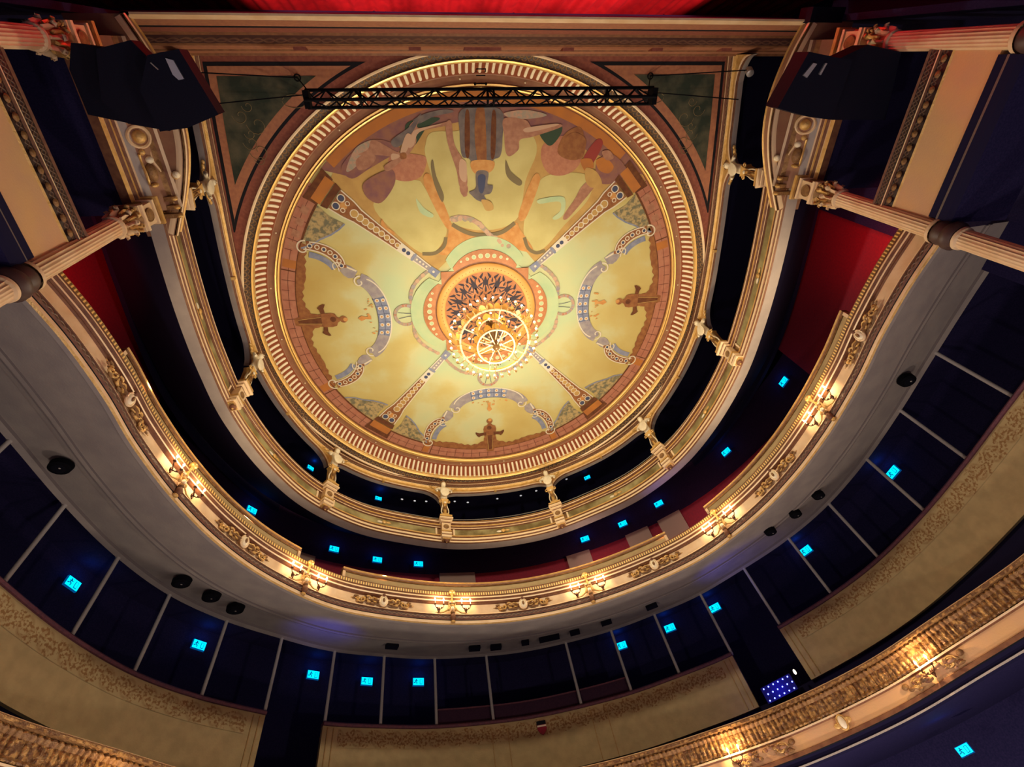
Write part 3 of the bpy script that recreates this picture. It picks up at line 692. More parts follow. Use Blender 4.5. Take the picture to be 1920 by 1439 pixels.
for s_, (nm, _) in zip(sP, sc_l):
    for sg, side in ((-1, 'left'), (1, 'right')):
        a = s_+sg*.30; p = BAL.xyz(a, -.03, 6.73)
        o = sc0 if k == 0 else copy_tree(sc0); k += 1
        o.location = (p[0], p[1], p[2]+EYE); o.rotation_euler = (0, 0, BAL.rz(a))
        tag(o, 'two-candle sconce %s of the gilt strapwork, %s of the middle balcony' % (side, nm), 'lamp', 'sconces of the middle balcony')
        q = BAL.xyz(a, -.17, 6.93); light('POINT', 'sconce_light', q, 7.5, WARM, .02)

# ================================================================== CIRCLE WALL AND POSTS
POSTS = [(33, 820), (133, 940), (228, 1040), (322, 1112), (425, 1160), (532, 1190), (630, 1216), (722, 1225), (817, 1227), (910, 1227), (1058, 1200), (1145, 1180), (1223, 1145), (1310, 1112), (1393, 1062), (1472, 1005), (1546, 940), (1620, 857), (1685, 768), (1745, 660)]
mb = MB(); mb.lathe([(.033, .06), (.033, 1.50), (.05, 1.52), (.06, 1.545)], 'post_paint', 10); psh = mb.build('shaft')
mb = MB(); mb.lathe([(.022, -.02), (.03, .0), (.034, .03), (.026, .06)], 'post_paint', 10); pba = mb.build('base')
shaft_me, base_me = psh.data, pba.data; bpy.data.objects.remove(psh); bpy.data.objects.remove(pba)
ordn = ['first', 'second', 'third', 'fourth', 'fifth', 'sixth', 'seventh', 'eighth', 'ninth', 'tenth']
for i, (px, py) in enumerate(POSTS):
    x, y = at(px, py, 7.0); s_ = CIR.near(x, y); p = CIR.xyz(s_, 0.03, 5.42)
    lab = 'slender grey post on the circle wall, %s from the left edge of the photo' % ordn[i] if i < 10 else 'slender grey post on the circle wall, %s from the right edge of the photo' % ordn[19-i]
    t = thing('slender_post', lab, 'post', p, CIR.rz(s_), 'posts under the middle balcony')
    for n_, me in (('shaft', shaft_me), ('base', base_me)): o = bpy.data.objects.new(n_, me); C.objects.link(o); o.parent = t
sg_ = [CIR.near(-5.27, 10.58), CIR.near(-4.31, 11.24), CIR.near(4.42, 11.0), CIR.near(5.28, 10.25)]
for a0, a1, lab in ((-CIR.L, sg_[0], 'long cream wall section with stencilled garlands at the left of the circle'), (sg_[1], sg_[2], 'middle cream wall section with stencilled garlands and small crest at the back'), (sg_[3], CIR.L, 'long cream wall section with stencilled garlands at the right of the circle')):
    t = thing('circle_wall', lab, 'wall', group='cream wall sections of the circle')
    mb = MB(); sweep(mb, CIR, [(-.05, 5.36, ''), (-.05, 4.30, 'cream_wall'), (.05, 4.30, 'cream_wall'), (.05, 5.36, 'cream_wall'), (-.05, 5.36, 'cream_wall')], a0, a1, step=.1, ends=True); part(mb, 'panel', t)
    mb = MB(); sweep(mb, CIR, [(-.055, 5.33, ''), (-.055, 4.99, 'stencil_band')], a0+.32, a1-.32, step=.08); part(mb, 'stencil_garland', t)
    mb = MB(); sweep(mb, CIR, [(-.09, 5.36, ''), (-.10, 5.40, 'rail_plum'), (-.06, 5.44, 'rail_plum'), (.08, 5.44, 'rail_plum'), (.08, 5.36, 'rail_plum'), (-.09, 5.36, 'rail_plum')], a0, a1, step=.1, ends=True); part(mb, 'top_rail', t)
    mb = MB()
    for e in (a0+.10, a0+.22, a1-.22, a1-.10):
        mb.box((0, -.057, 4.83), (.018, .012, 1.0), 'stencil', CIR.T(e))
    if abs(a0-sg_[1]) < .01:
        for e in (-.95, -.6, 1.3, 1.65): mb.box((0, -.057, 4.78), (.018, .012, .95), 'stencil', CIR.T(e))
    mb.split('pilaster_strip', t)
    if abs(a0-sg_[1]) < .01:
        s_ = CIR.near(.16, 12.5)
        mb = MB(); T = CIR.T(s_, -.06, 5.20)@Matrix.Rotation(PI/2, 4, 'X'); mb.prism([(-.10, .0), (.10, .0), (.10, -.09), (.05, -.17), (0, -.2), (-.05, -.17), (-.10, -.09)], -.01, .02, 'red_wall', T)
        c = part(mb, 'crest', t); mb = MB(); mb.box((0, -.005, .04), (.2, .03, .07), 'black_line', CIR.T(s_, -.065, 5.20)); mb.box((0, -.025, -.03), (.2, .01, .03), 'ivory', CIR.T(s_, -.065, 5.20)); mb.build('crown', c)
# floor of the circle and dark dado
mb = MB(); sweep(mb, CIR, [(1.3, 4.4, ''), (.02, 4.32, 'night'), (.02, 3.45, 'night'), (-.9, 3.40, 'night')], step=.3); struct(lift(mb.build('wall_circle_base')))
mb = MB(); ruled(mb, LOW, CIR, 3.38, 3.45, 'night', .05, 1.0); struct(lift(mb.build('wall_circle_floor')))
# dark control-desk backing behind the middle section
x0, y0 = at(836, 1300, 5.7); x1, y1 = at(1168, 1250, 5.7); a0, a1 = CIR.near(x0, y0), CIR.near(x1, y1)
t = thing('control_booth', 'dark plum booth front standing on the circle wall at the back middle', 'booth')
mb = MB(); sweep(mb, CIR, [(.12, 5.44, ''), (.12, 5.80, 'booth'), (.20, 5.80, 'booth'), (.20, 5.44, 'booth'), (.12, 5.44, 'booth')], a0, a1, step=.15, ends=True); part(mb, 'front_panel', t)
mb = MB(); sweep(mb, CIR, [(.10, 5.80, ''), (.10, 5.83, 'rail_plum'), (.22, 5.83, 'rail_plum'), (.22, 5.80, 'rail_plum'), (.10, 5.80, 'rail_plum')], a0, a1, step=.15, ends=True); part(mb, 'ledge', t)
mb = MB(); T = CIR.T((a0*.72+a1*.28), .3, 6.0); mb.box((0, 0, 0), (.03, .03, .5), 'post_paint', T); mb.ell((-.12, 0, -.12), (.022, .022, .022), 'led_blue', 8, T); part(mb, 'indicator_lamp', t)

# ================================================================== LOWEST BALCONY FRONT
low = thing('lower_balcony', 'nearest balcony front at the lower right with gilded leaf fluting above a cream band', 'balcony')
mb = MB()
sweep(mb, LOW, [(.35, 3.38, ''), (.05, 3.42, 'velvet'), (.0, 3.42, 'cream'), (-.03, 3.40, 'cream'), (-.03, 3.385, 'gilt_dark'), (-.045, 3.38, 'gilt'), (-.045, 3.35, 'gilt_leaf_shaded'), (-.01, 3.335, 'gilt_dark')], step=.06); part(mb, 'top_rail', low)
def ripple(a, prof):
    w_ = .026*abs(math.sin(a*PI/.075))*(1+.3*math.sin(a*5.3)); out = []
    for j, q in enumerate(prof): out.append((q[0]-w_*(1.3 if j in (1, 5) else .8)-(.012 if j == 3 and int(a/.085) % 2 else 0), q[1]))
    return out
mb = MB(); sweep(mb, LOW, [(.0, 3.335, ''), (-.02, 3.30, 'gilt_leaf_shaded'), (.015, 3.26, 'gilt_dark'), (.01, 3.18, 'gilt_leaf_shaded'), (.015, 3.09, 'gilt_leaf_shaded'), (-.015, 3.05, 'gilt_dark'), (.0, 3.03, 'gilt_leaf_shaded')], step=.0142, fn=ripple); part(mb, 'leaf_fluting', low)  # dark gilts here carry the balcony's shade in their colour
mb = MB(); sweep(mb, LOW, [(.0, 3.03, ''), (-.03, 3.015, 'dentil_gold'), (-.03, 2.99, 'cream_line'), (.0, 2.975, 'umber'), (.0, 2.77, 'box_cream'), (-.03, 2.755, 'umber'), (-.035, 2.70, 'umber'), (-.01, 2.69, 'black_line'), (.02, 2.62, 'night'), (-.02, 2.60, 'night'), (-.02, 2.575, 'post_paint'), (.05, 2.56, 'night'), (2.3, 2.85, 'navy'), (2.35, 1.0, 'navy')], step=.06); part(mb, 'lower_band', low)
def garland():
    mb = MB(); random.seed(5)
    for k in range(34):
        x = random.uniform(-.36, .36); z = random.uniform(-.09, .08)*(1-abs(x)*.6)+.02*math.cos(x*9)
        mb.ell((x, -.03-random.random()*.03, z), (random.uniform(.02, .05), .022, random.uniform(.015, .032)), random.choice(('gilt_dark', 'gilt_dark', 'umber', 'gilt_leaf_shaded', 'brown_band')), 7)
    for sg in (-1, 1):
        for r in (.06, .09): mb.tube([(sg*.24+math.cos(t*.6)*r*(1-t/16), -.05, .0+math.sin(t*.6)*r*(1-t/16)) for t in range(13)], .012, 'gilt', 5)
        mb.ell((sg*.40, -.03, .04), (.045, .03, .04), 'gilt_dark', 8)
    return mb
g0 = garland().build('leaf_garland', low)
def onL(px, py, h): x, y = at(px, py, h); return LOW.near(x, y)
for i, (px, py, h) in enumerate(((1785, 1272, 2.88), (1440, 1425, 2.88))):
    s_ = onL(px, py, h); o = g0 if i == 0 else g0.copy()
    if i: C.objects.link(o)
    o.parent = low; p = LOW.xyz(s_, 0, 0); o.location = (p[0], p[1], 2.87); o.rotation_euler = (0, 0, LOW.rz(s_)); o.scale = (1.15, 1, 1)
mb = MB(); mb.ell((0, -.05, 0), (.05, .04, .09), 'ivory', 10); mb.ell((-.09, -.03, -.01), (.05, .02, .04), 'gilt', 8); mb.ell((.09, -.03, .01), (.05, .02, .04), 'gilt', 8); mb.tube([(.065*math.cos(2*PI*t/16), -.05, .10*math.sin(2*PI*t/16)) for t in range(16)], .013, 'gilt', 6, closed=True)
o = mb.build('mask_ornament', low); s_ = onL(1590, 1365, 2.88); p = LOW.xyz(s_, 0, 0); o.location = (p[0], p[1], 2.87); o.rotation_euler = (0, 0, LOW.rz(s_))
for (px, py, lab) in ((1740, 1243, 'lit two-candle sconce on the lowest balcony at the right edge'), (1380, 1417, 'lit two-candle sconce on the lowest balcony at the bottom of the photo'), (130, 1480, None)):
    if lab is None: continue
    s_ = onL(px, py, 3.02); o = copy_tree(sc0); p = LOW.xyz(s_, -.05, 2.93); o.location = (p[0], p[1], p[2]+EYE-.03); o.rotation_euler = (0, 0, LOW.rz(s_)); tag(o, lab, 'lamp', 'sconces of the lowest balcony'); o.scale = (.9, .9, .9)
    q = LOW.xyz(s_, -.18, 3.10); light('POINT', 'sconce_light', q, 15, WARM, .02)
q = LOW.xyz(onL(190, 1440, 3.3), -.2, 3.05); light('POINT', 'sconce_light', q, 5, WARM, .02)

# ================================================================== SIDE BOXES AND COLUMNS
def column_mesh(h0, h1, r=.145):
    mb = MB(); n = 96; fl = 20; rows = []
    for z, rr in ((h0, r*1.25), (h0+.05, r*1.28), (h0+.08, r*1.08), (h0+.10, r*1.0), (h1-.08, r*.96), (h1-.06, r*1.08), (h1-.02, r*1.12), (h1, r*.98)):
        rows.append((z, rr))
    vs_ = []
    for i, (z, rr) in enumerate(rows):
        for j in range(n):
            a = 2*PI*j/n; q = rr*(1-.10*abs(math.cos(a*fl/2))**.6) if 2 < i < 5 else rr
            vs_.append((q*math.cos(a), q*math.sin(a), z))
    fs = [(i*n+j, i*n+(j+1) % n, (i+1)*n+(j+1) % n, (i+1)*n+j) for i in range(len(rows)-1) for j in range(n)]
    mb.add(vs_, fs, 'cream'); return mb
def capital(z0, z1):
    mb = MB(); H = z1-z0
    mb.lathe([(.13, z0), (.135, z0+H*.5), (.17, z0+H*.8), (.22, z1-.03)], 'gilt_dark', 20)
    for row, (zz, rr, n, L_) in enumerate(((z0+.0, .145, 8, H*.5), (z0+H*.3, .15, 8, H*.5))):
        for k in range(n):
            a = 2*PI*(k+.5*row)/n; T = Matrix.Rotation(a, 4, 'Z')
            path = [(rr, 0, zz), (rr+.015, 0, zz+L_*.5), (rr+.05, 0, zz+L_*.9), (rr+.095, 0, zz+L_*.95), (rr+.10, 0, zz+L_*.78)]
            mb.tube(path, [.045, .05, .042, .03, .012], 'gilt' if row else 'cream', 6, T, flat=.5)
    for k in range(4):
        a = PI/4+k*PI/2; T = Matrix.Rotation(a, 4, 'Z')
        mb.tube([(.20+.045*math.cos(t*.7), 0, z1-.09+.045*math.sin(t*.7)) for t in range(9)], .02, 'gilt', 6, T)
    mb.box((0, 0, z1-.015), (.40, .40, .04), 'cream')
    return mb
side = {-1: 'left', 1: 'right'}
first_col = None
for sg in (-1, 1):
    for y, nm in ((2.10, 'audience'), (-.24, 'stage')):
        t = thing('fluted_column', 'fluted cream column with gilt capital on the %s, %s side of the boxes' % (side[sg], nm), 'column', (sg*5.98, y, 0), 0, 'columns of the stage boxes')
        if first_col is None:
            a = column_mesh(6.36, 8.46).build('upper_shaft', t); b = capital(8.46, 8.90).build('capital', t); c = column_mesh(3.6, 6.02).build('lower_shaft', t)
            mb = MB(); mb.lathe([(.16, 6.02), (.20, 6.08), (.20, 6.15), (.165, 6.2), (.185, 6.28), (.16, 6.36)], 'guilloche_dark', 24); d = mb.build('collar', t)
            first_col = [('upper_shaft', a.data), ('capital', b.data), ('lower_shaft', c.data), ('collar', d.data)]
        else:
            for n_, me in first_col: o = bpy.data.objects.new(n_, me); C.objects.link(o); o.parent = t
    # pedestal block with oval medallion over each capital
        tb = thing('column_block', 'cream block with oval medallion over the %s %s-side column' % (side[sg], nm), 'block', (sg*5.95, y, 8.90), 0, 'medallion blocks over the columns')
        mb = MB(); mb.box((0, 0, .04), (.40, .40, .06), 'cream_line'); mb.box((0, 0, .23), (.32, .32, .34), 'cream'); mb.box((0, 0, .43), (.38, .38, .05), 'cream_line'); mb.box((0, 0, .48), (.34, .34, .06), 'umber'); mb.box((0, 0, .54), (.44, .44, .07), 'gilt'); mb.build('block', tb)
        mb = MB()
        for rz_, (dx, dy) in ((0, (0, 1)), (PI, (0, -1)), (PI/2 if sg > 0 else -PI/2, (-sg, 0))):
            T = TR(dx*.165, dy*.165, .23)@Matrix.Rotation(math.atan2(dy, dx)-PI/2, 4, 'Z')@Matrix.Rotation(-PI/2, 4, 'X')
            mb.lathe([(0, .018), (.06, .02), (.085, .012), (.10, .02), (.11, 0)], 'gilt_dark', 16, T=T@Matrix.Diagonal((1, 1.2, 1, 1)))
        mb.build('medallion', tb)
    # box front between the columns (tier two)
    t = thing('box_parapet', 'cream box front with dark carved moulding between the %s columns' % side[sg], 'parapet', (0, 0, 0), 0, 'cream box fronts')
    BX = Plan([(5.98, -3.2), (5.98, 2.1)], .2)
    def strip(mb, prof, y0, y1, sg=sg, n=24):
        k = len(prof); vs_ = []
        for i in range(n+1):
            y = y0+(y1-y0)*i/n
            for q in prof: vs_.append((sg*(5.95+q[0]), y, q[1]))
        for j in range(1, k):
            w_ = math.hypot(prof[j][0]-prof[j-1][0], prof[j][1]-prof[j-1][1]); fs = []; us = []
            for i in range(n):
                ya = y0+(y1-y0)*i/n; yb = y0+(y1-y0)*(i+1)/n
                fs.append((i*k+j-1, i*k+j, (i+1)*k+j, (i+1)*k+j-1)); us.append([(ya, 0), (ya, w_), (yb, w_), (yb, 0)])
            mb.add(vs_, fs, prof[j][2], us, smooth=False)
    Y0, Y1 = -.12, 2.02
    mb = MB(); strip(mb, [(.0, 7.24, ''), (.0, 6.58, 'box_cream'), (.12, 6.58, 'box_cream'), (.12, 7.24, 'box_cream')], Y0, Y1); part(mb, 'cream_panel', t)
    mb = MB(); strip(mb, [(.16, 7.62, ''), (-.05, 7.62, 'velvet'), (-.07, 7.60, 'cream_line'), (-.05, 7.575, 'umber'), (-.03, 7.46, 'box_lattice'), (-.05, 7.45, 'cream_line'), (-.05, 7.43, 'cream_line'), (-.02, 7.42, 'umber'), (-.0, 7.27, 'box_lattice'), (-.02, 7.26, 'gilt'), (-.0, 7.24, 'gilt'), (.16, 7.24, 'umber')], Y0, Y1); part(mb, 'carved_moulding', t)
    mb = MB(); strip(mb, [(-.02, 6.58, ''), (-.03, 6.56, 'night'), (-.02, 6.46, 'night'), (-.05, 6.40, 'soffit_mould'), (-.03, 6.30, 'night'), (.0, 6.22, 'night'), (.9, 6.22, 'navy')], -.06, 1.94); part(mb, 'base_moulding', t)
    mb = MB()
    for k in range(11): mb.ell((sg*5.92, Y0+.1+k*.19, 7.345), (.02, .05, .045), 'gilt_dark', 8)
    mb.split('leaf_ornament', t)
    # dark back and side walls of the box, dim lamp inside
    mb = MB(); mb.box((sg*7.9, .9, 9.4), (.1, 4.2, 6.6), 'navy'); mb.box((sg*7.0, -.62, 9.0), (1.9, .1, 6.0), 'navy'); struct(lift(mb.build('wall_%s' % side[sg])))
    # red side wall beyond the column
    mb = MB(); mb.box((sg*8.4, 4.4, 10.1), (.1, 5.4, 4.9), 'red_wall'); struct(lift(mb.build('wall_red')))
    light('SPOT', 'red_lamp', (sg*7.0, 2.7, 7.75), 300 if sg > 0 else 380, (1, .03, .05), .15, aim=(sg*8.4, 3.0, 9.4 if sg > 0 else 10.4), angle=80 if sg > 0 else 70, blend=1)
    # upper box: bowed floor slab, frieze and parapet
    t = thing('upper_box_front', 'bowed cream and gilt box front with relief ornament above the %s columns' % side[sg], 'box front', (0, 0, 0), 0, 'bowed upper box fronts')
    rim = [(5.38, -.57), (5.20, -.1), (5.08, .5), (5.08, .95), (5.17, 1.40), (5.38, 1.95), (5.72, 2.64)]
    rim = [(x+.12, y) for x, y in rim]
    mb = MB(); poly = [(sg*x, y) for x, y in rim]+[(sg*6.3, 2.64), (sg*6.3, -.57)]
    mb.prism(poly, 9.86, 9.93, 'cream' if False else 'brown_band'); part(mb, 'slab', t)
    def rimsweep(mb, prof):
        vs_ = []; k = len(prof)
        R_ = []
        for i in range(len(rim)-1):
            for u in range(8): 
                p0 = rim[max(i-1, 0)]; p1 = rim[i]; p2 = rim[i+1]; p3 = rim[min(i+2, len(rim)-1)]; tt = u/8
                R_.append([.5*((2*p1[a])+(-p0[a]+p2[a])*tt+(2*p0[a]-5*p1[a]+4*p2[a]-p3[a])*tt*tt+(-p0[a]+3*p1[a]-3*p2[a]+p3[a])*tt**3) for a in (0, 1)])
        R_.append(list(rim[-1])); R_ = np.array(R_)
        for i, (x, y) in enumerate(R_):
            tn = R_[min(i+1, len(R_)-1)]-R_[max(i-1, 0)]; tn /= np.linalg.norm(tn); nx, ny = tn[1], -tn[0]
            for q in prof: vs_.append((sg*(x+nx*q[0]), y+ny*q[0], q[1]))
        n = len(R_)
        for j in range(1, k):
            fs = [(i*k+j-1, i*k+j, (i+1)*k+j, (i+1)*k+j-1) for i in range(n-1)]; mb.add(vs_, fs, prof[j][2])
    mb = MB(); rimsweep(mb, [(.12, 9.85, ''), (.08, 9.845, 'cream_line'), (.03, 9.845, 'cream_line'), (.02, 9.86, 'umber'), (-.02, 9.86, 'gilt_dark'), (-.03, 9.90, 'cream_line'), (.0, 9.93, 'umber'), (.01, 9.97, 'brown_band'), (.01, 10.08, 'brown_band'), (-.01, 10.11, 'gilt'), (.02, 10.14, 'gilt'), (.2, 10.15, 'umber'), (.2, 9.93, 'umber')]); part(mb, 'bowed_parapet', t)
    mb = MB(); strip(mb, [(-.36, 9.86, ''), (-.40, 9.84, 'cream_line'), (-.35, 9.83, 'cream_line'), (-.31, 9.80, 'umber'), (-.26, 9.72, 'gilt_dark'), (-.12, 9.54, 'brown_band'), (-.09, 9.50, 'grey_plaster'), (-.04, 9.46, 'grey_plaster'), (-.02, 9.44, 'cream'), (.02, 9.42, 'umber'), (.0, 9.38, 'cream_line'), (.0, 9.33, 'gilt'), (.05, 9.31, 'umber'), (.03, 9.26, 'cream_line'), (.06, 9.20, 'gilt'), (.2, 9.20, 'umber'), (.25, 9.4, 'navy'), (1.9, 9.4, 'navy')], -.30, 2.15); part(mb, 'frieze', t)
    # relief on the frieze
    mb = MB(); sx = sg
    def rel(y, z, ry, rz_, m, d=.05, o=None):     # relief on the slanting frieze
        (o or mb).ell((sx*(5.95-.12-(z-9.54)*.78), y, z), (d, ry, rz_), m, 12)
    rel(1.02, 9.63, .10, .10, 'gilt', .10)
    q = MB(); q.tube([(sx*(5.83-(.09+.13*math.sin(2*PI*k/20))*.78), 1.02+.15*math.cos(2*PI*k/20), 9.63+.13*math.sin(2*PI*k/20)) for k in range(20)], .028, 'cream', 6, closed=True)
    q.build('oval_frame', t); mb.build('oval_medallion', t)
    for (y, z, a, b, m, d) in ((1.36, 9.66, .06, .07, 'ivory', .06), (1.55, 9.63, .15, .09, 'gilt_dark', .09), (1.74, 9.62, .04, .10, 'gilt', .05), (.55, 9.63, .15, .09, 'gilt_dark', .08), (.33, 9.63, .05, .08, 'gilt', .06), (1.24, 9.60, .05, .05, 'gilt', .05)):
        mb = MB(); rel(y, z, a, b, m, d); mb.build('carved_relief', t)
    mb = MB(); mb.tube([(sx*(5.70+.02*math.sin(k)), 1.22+k*.07, 9.74-.04*math.sin(k*.8)) for k in range(9)], .02, 'cream', 6); mb.build('carved_scroll', t)
    mb = MB(); mb.tube([(sx*(5.80+.02*math.sin(k)), 1.26+k*.065, 9.53+.03*math.sin(k)) for k in range(8)], .02, 'gilt', 6); mb.build('carved_scroll', t)
    mb = MB(); mb.ell((sx*5.47, 1.62, 9.80), (.06, .06, .065), 'ivory', 12); mb.ell((sx*5.44, 1.60, 9.75), (.035, .045, .035), 'ivory', 8); mb.ell((sx*5.51, 1.64, 9.835), (.06, .065, .035), 'gilt', 8); mb.build('cherub_head', t)
    mb = MB()
    for y_ in (1.98, 2.12, 2.26): mb.box((sx*5.74, y_, 9.72), (.34, .07, .12), 'gilt_dark'); mb.ell((sx*5.58, y_, 9.70), (.05, .04, .06), 'gilt', 8)
    mb.split('modillion', t)
    # box ceiling corner over column: dark infill

# ================================================================== CURTAIN AND STAGE HEAD
mb = MB(); vs_ = []; fs = []; n = 700
for i in range(n+1):
    x = -9+18*i/n; y = -1.08+.035*math.sin(x*9)+.025*math.sin(x*23+1)+.02*math.sin(x*3.1)
    vs_ += [(x, y-2.1, 6.0), (x, y+.11, 16.1), (x, y+.07, 16.1), (x, y-2.14, 6.0)]
for i in range(n):
    for j in range(4): fs.append((4*i+j, 4*i+(j+1) % 4, 4*i+4+(j+1) % 4, 4*i+4+j))
mb.add(vs_, fs, 'curtain'); o = lift(mb.build('stage_curtain')); tag(o, 'red stage curtain above the carved beam at the top of the photo', 'curtain')
mb = MB(); mb.box((0, -.84, 14.9), (18, .05, 2.8), 'night'); struct(lift(mb.build('trim_5')))
mb = MB(); mb.box((-7.6, -.80, 9.5), (3.0, .06, 3.2), 'navy'); 
mb.box((7.3, -.82, 10.6), (1.4, .06, .5), 'navy')
t = thing('floodlight', 'black stage floodlight by the right end of the carved beam', 'lamp', (5.75, -.66, 10.0))
mb = MB(); mb.box((0, 0, 0), (.62, .22, .34), 'cabinet_black'); mb.build('housing', t); mb = MB(); mb.box((0, .12, 0), (.5, .03, .26), 'grille_black'); mb.build('front_grille', t)

# ================================================================== TRUSS
t = thing('lighting_truss', 'black lattice lighting truss hanging across the top of the painted ceiling', 'truss', (-.02, .62, 11.3))
L2 = 3.42; w_ = .145
for (dy, dz) in ((-w_, w_*.5), (w_, w_*.5), (0, -w_)):
    mb = MB(); mb.tube([(-L2, dy, dz), (L2, dy, dz)], .03, 'metal_black', 8); mb.build('chord', t)
mb = MB(); nb = 26
for i in range(nb):
    x0 = -L2+.12+i*(2*L2-.24)/nb; x1 = x0+(2*L2-.24)/nb
    for (a, b) in (((-w_, w_*.5), (0, -w_)), ((w_, w_*.5), (0, -w_)), ((-w_, w_*.5), (w_, w_*.5))):
        p, q = (a, b) if i % 2 else (b, a)
        mb.tube([(x0, p[0], p[1]), (x1, q[0], q[1])], .015, 'metal_black', 5)
mb.build('lattice', t)
for x in (-L2+.03, -L2+1.0, 0, .12, L2-1.0, L2-.03):
    mb = MB()
    for (a, b) in (((-w_, w_*.5), (0, -w_)), ((w_, w_*.5), (0, -w_)), ((-w_, w_*.5), (w_, w_*.5))): mb.tube([(x, a[0], a[1]), (x, b[0], b[1])], .02, 'metal_black', 5)
    if abs(x) > 3: mb.box((x, 0, 0), (.10, .30, .24), 'metal_black')
    mb.build('end_frame', t)
# suspension cables with hooks
for i, (p0, p1, nm) in enumerate((((-3.3, .62, 11.4), (-3.75, .30, 12.5), 'left'), ((3.3, .62, 11.4), (3.75, .30, 12.5), 'right'))):
    c = thing('suspension_cable', 'dark steel cables and hook holding the %s end of the lattice truss' % nm, 'cable', p0)
    mb = MB(); P1 = [p1[k]-p0[k] for k in range(3)]; sgx = 1 if nm == 'right' else -1
    mb.tube([(0, 0, 0), P1], .012, 'metal_black', 5); mb.tube([P1, (P1[0]+sgx*1.75, P1[1]-.12, P1[2]-.9)], .012, 'metal_black', 5); mb.tube([(P1[0]-sgx*.1, P1[1]+.3, P1[2]), (P1[0]+sgx*1.7, P1[1]+.42, P1[2]-.9)], .012, 'metal_black', 5); mb.build('wire', c)
    mb = MB(); mb.tube([(P1[0]+.06*math.cos(2*PI*k/12), P1[1]+.06*math.sin(2*PI*k/12), P1[2]) for k in range(12)], .014, 'metal_black', 5, closed=True); mb.build('hook', c)
c = thing('rigging_bracket', 'small dark rigging bracket on the fluted ring above the truss', 'bracket', (0, 0.16, 12.72))
mb = MB(); mb.tube([(-.12, .28, .1), (.12, .28, .1)], .012, 'metal_black', 6); mb.ell((-.12, .28, .1), (.03, .03, .03), 'metal_black', 8); mb.ell((.12, .28, .1), (.03, .03, .03), 'metal_black', 8); mb.build('crossbar', c)
mb = MB(); mb.tube([(-.1, .05, 0), (-.1, .0, -.1), (.1, .0, -.1), (.1, .05, 0)], .012, 'metal_black', 6); mb.tube([(-.1, .12, -.0), (.1, .12, -.0)], .01, 'metal_black', 6); mb.build('frame', c)

# ================================================================== SPEAKERS
def speaker(sg, pts_lo, pts_hi, h0, h1, lab):
    t = thing('loudspeaker_array', lab, 'speaker', (0, 0, 0), 0, 'hanging loudspeakers')
    def solid(mb, A, h0_, h1_, m, B=None):
        B = B or A; n = len(A); tri = tessellate_polygon([[Vector((a, b, 0)) for a, b in A]])
        vs_ = [(a, b, h0_) for a, b in A]+[(a, b, h1_) for a, b in B]
        mb.add(vs_, [tuple(q) for q in tri]+[tuple(i+n for i in q[::-1]) for q in tri]+[(i, (i+1) % n, (i+1) % n+n, i+n) for i in range(n)], m, smooth=False)
    mb = MB(); solid(mb, pts_lo, h0, h1, 'cabinet_black', pts_hi); mb.build('cabinet', t)
    return t, solid
# left array: three hung cabinets, the lowest splayed towards the house
tL = thing('loudspeaker_array', 'black hanging loudspeaker array at the upper left in front of the boxes', 'speaker', (0, 0, 0), 0, 'hanging loudspeakers')
def quad(mb, P, h0, h1, m, sh=(0, 0)):
    n = len(P); tri = tessellate_polygon([[Vector((a, b, 0)) for a, b in P]])
    vs_ = [(a, b, h0) for a, b in P]+[(a+sh[0], b+sh[1], h1) for a, b in P]
    mb.add(vs_, [tuple(q) for q in tri]+[tuple(i+n for i in q[::-1]) for q in tri]+[(i, (i+1) % n, (i+1) % n+n, i+n) for i in range(n)], m, smooth=False)
H0 = 7.8
def px(lst, h): return [at(a, b, h) for a, b in lst]
mb = MB(); quad(mb, px([(276, 103), (335, 92), (410, 215), (352, 240), (300, 247), (262, 170)], H0), H0, H0+.42, 'cabinet_black', (-.05, .0)); a = mb.build('cabinet', tL)
mb = MB(); quad(mb, px([(311, 109), (326, 113), (346, 148), (336, 150), (325, 140)], H0), H0-.02, H0+.01, 'steel'); mb.build('handle', a)
mb = MB(); quad(mb, px([(180, 92), (245, 75), (300, 130), (318, 246), (240, 232), (190, 190)], 8.1), 8.1, 8.55, 'cabinet_black', (-.08, 0)); mb.build('cabinet', tL)
mb = MB(); quad(mb, px([(133, 80), (190, 88), (240, 150), (245, 232), (165, 215), (130, 130)], 8.4), 8.4, 8.85, 'cabinet_black', (-.08, 0)); mb.build('cabinet', tL)
mb = MB(); x, y = at(290, 123, H0); mb.tube([(x-.03, y-.03, H0-.01), (x+.03, y+.04, H0-.01)], .008, 'steel', 5); mb.build('latch', tL)
tR = thing('loudspeaker_array', 'black hanging loudspeaker array at the upper right in front of the boxes', 'speaker', (0, 0, 0), 0, 'hanging loudspeakers')
mb = MB(); quad(mb, px([(1517, 97), (1575, 109), (1600, 112), (1560, 225), (1520, 220), (1458, 203)], H0+.05), H0+.05, H0+.5, 'cabinet_black', (.08, .0)); a = mb.build('cabinet', tR)
mb = MB(); quad(mb, px([(1527, 118), (1534, 120), (1515, 146), (1508, 141)], H0), H0+.02, H0+.06, 'steel'); quad(mb, px([(1550, 118), (1553, 119), (1541, 141), (1538, 139)], H0), H0+.02, H0+.06, 'steel'); mb.split('handle', a)
mb = MB(); quad(mb, px([(1575, 109), (1628, 84), (1690, 98), (1660, 225), (1560, 225)], 8.2), 8.2, 8.6, 'cabinet_black', (.05, 0)); mb.build('cabinet', tR)
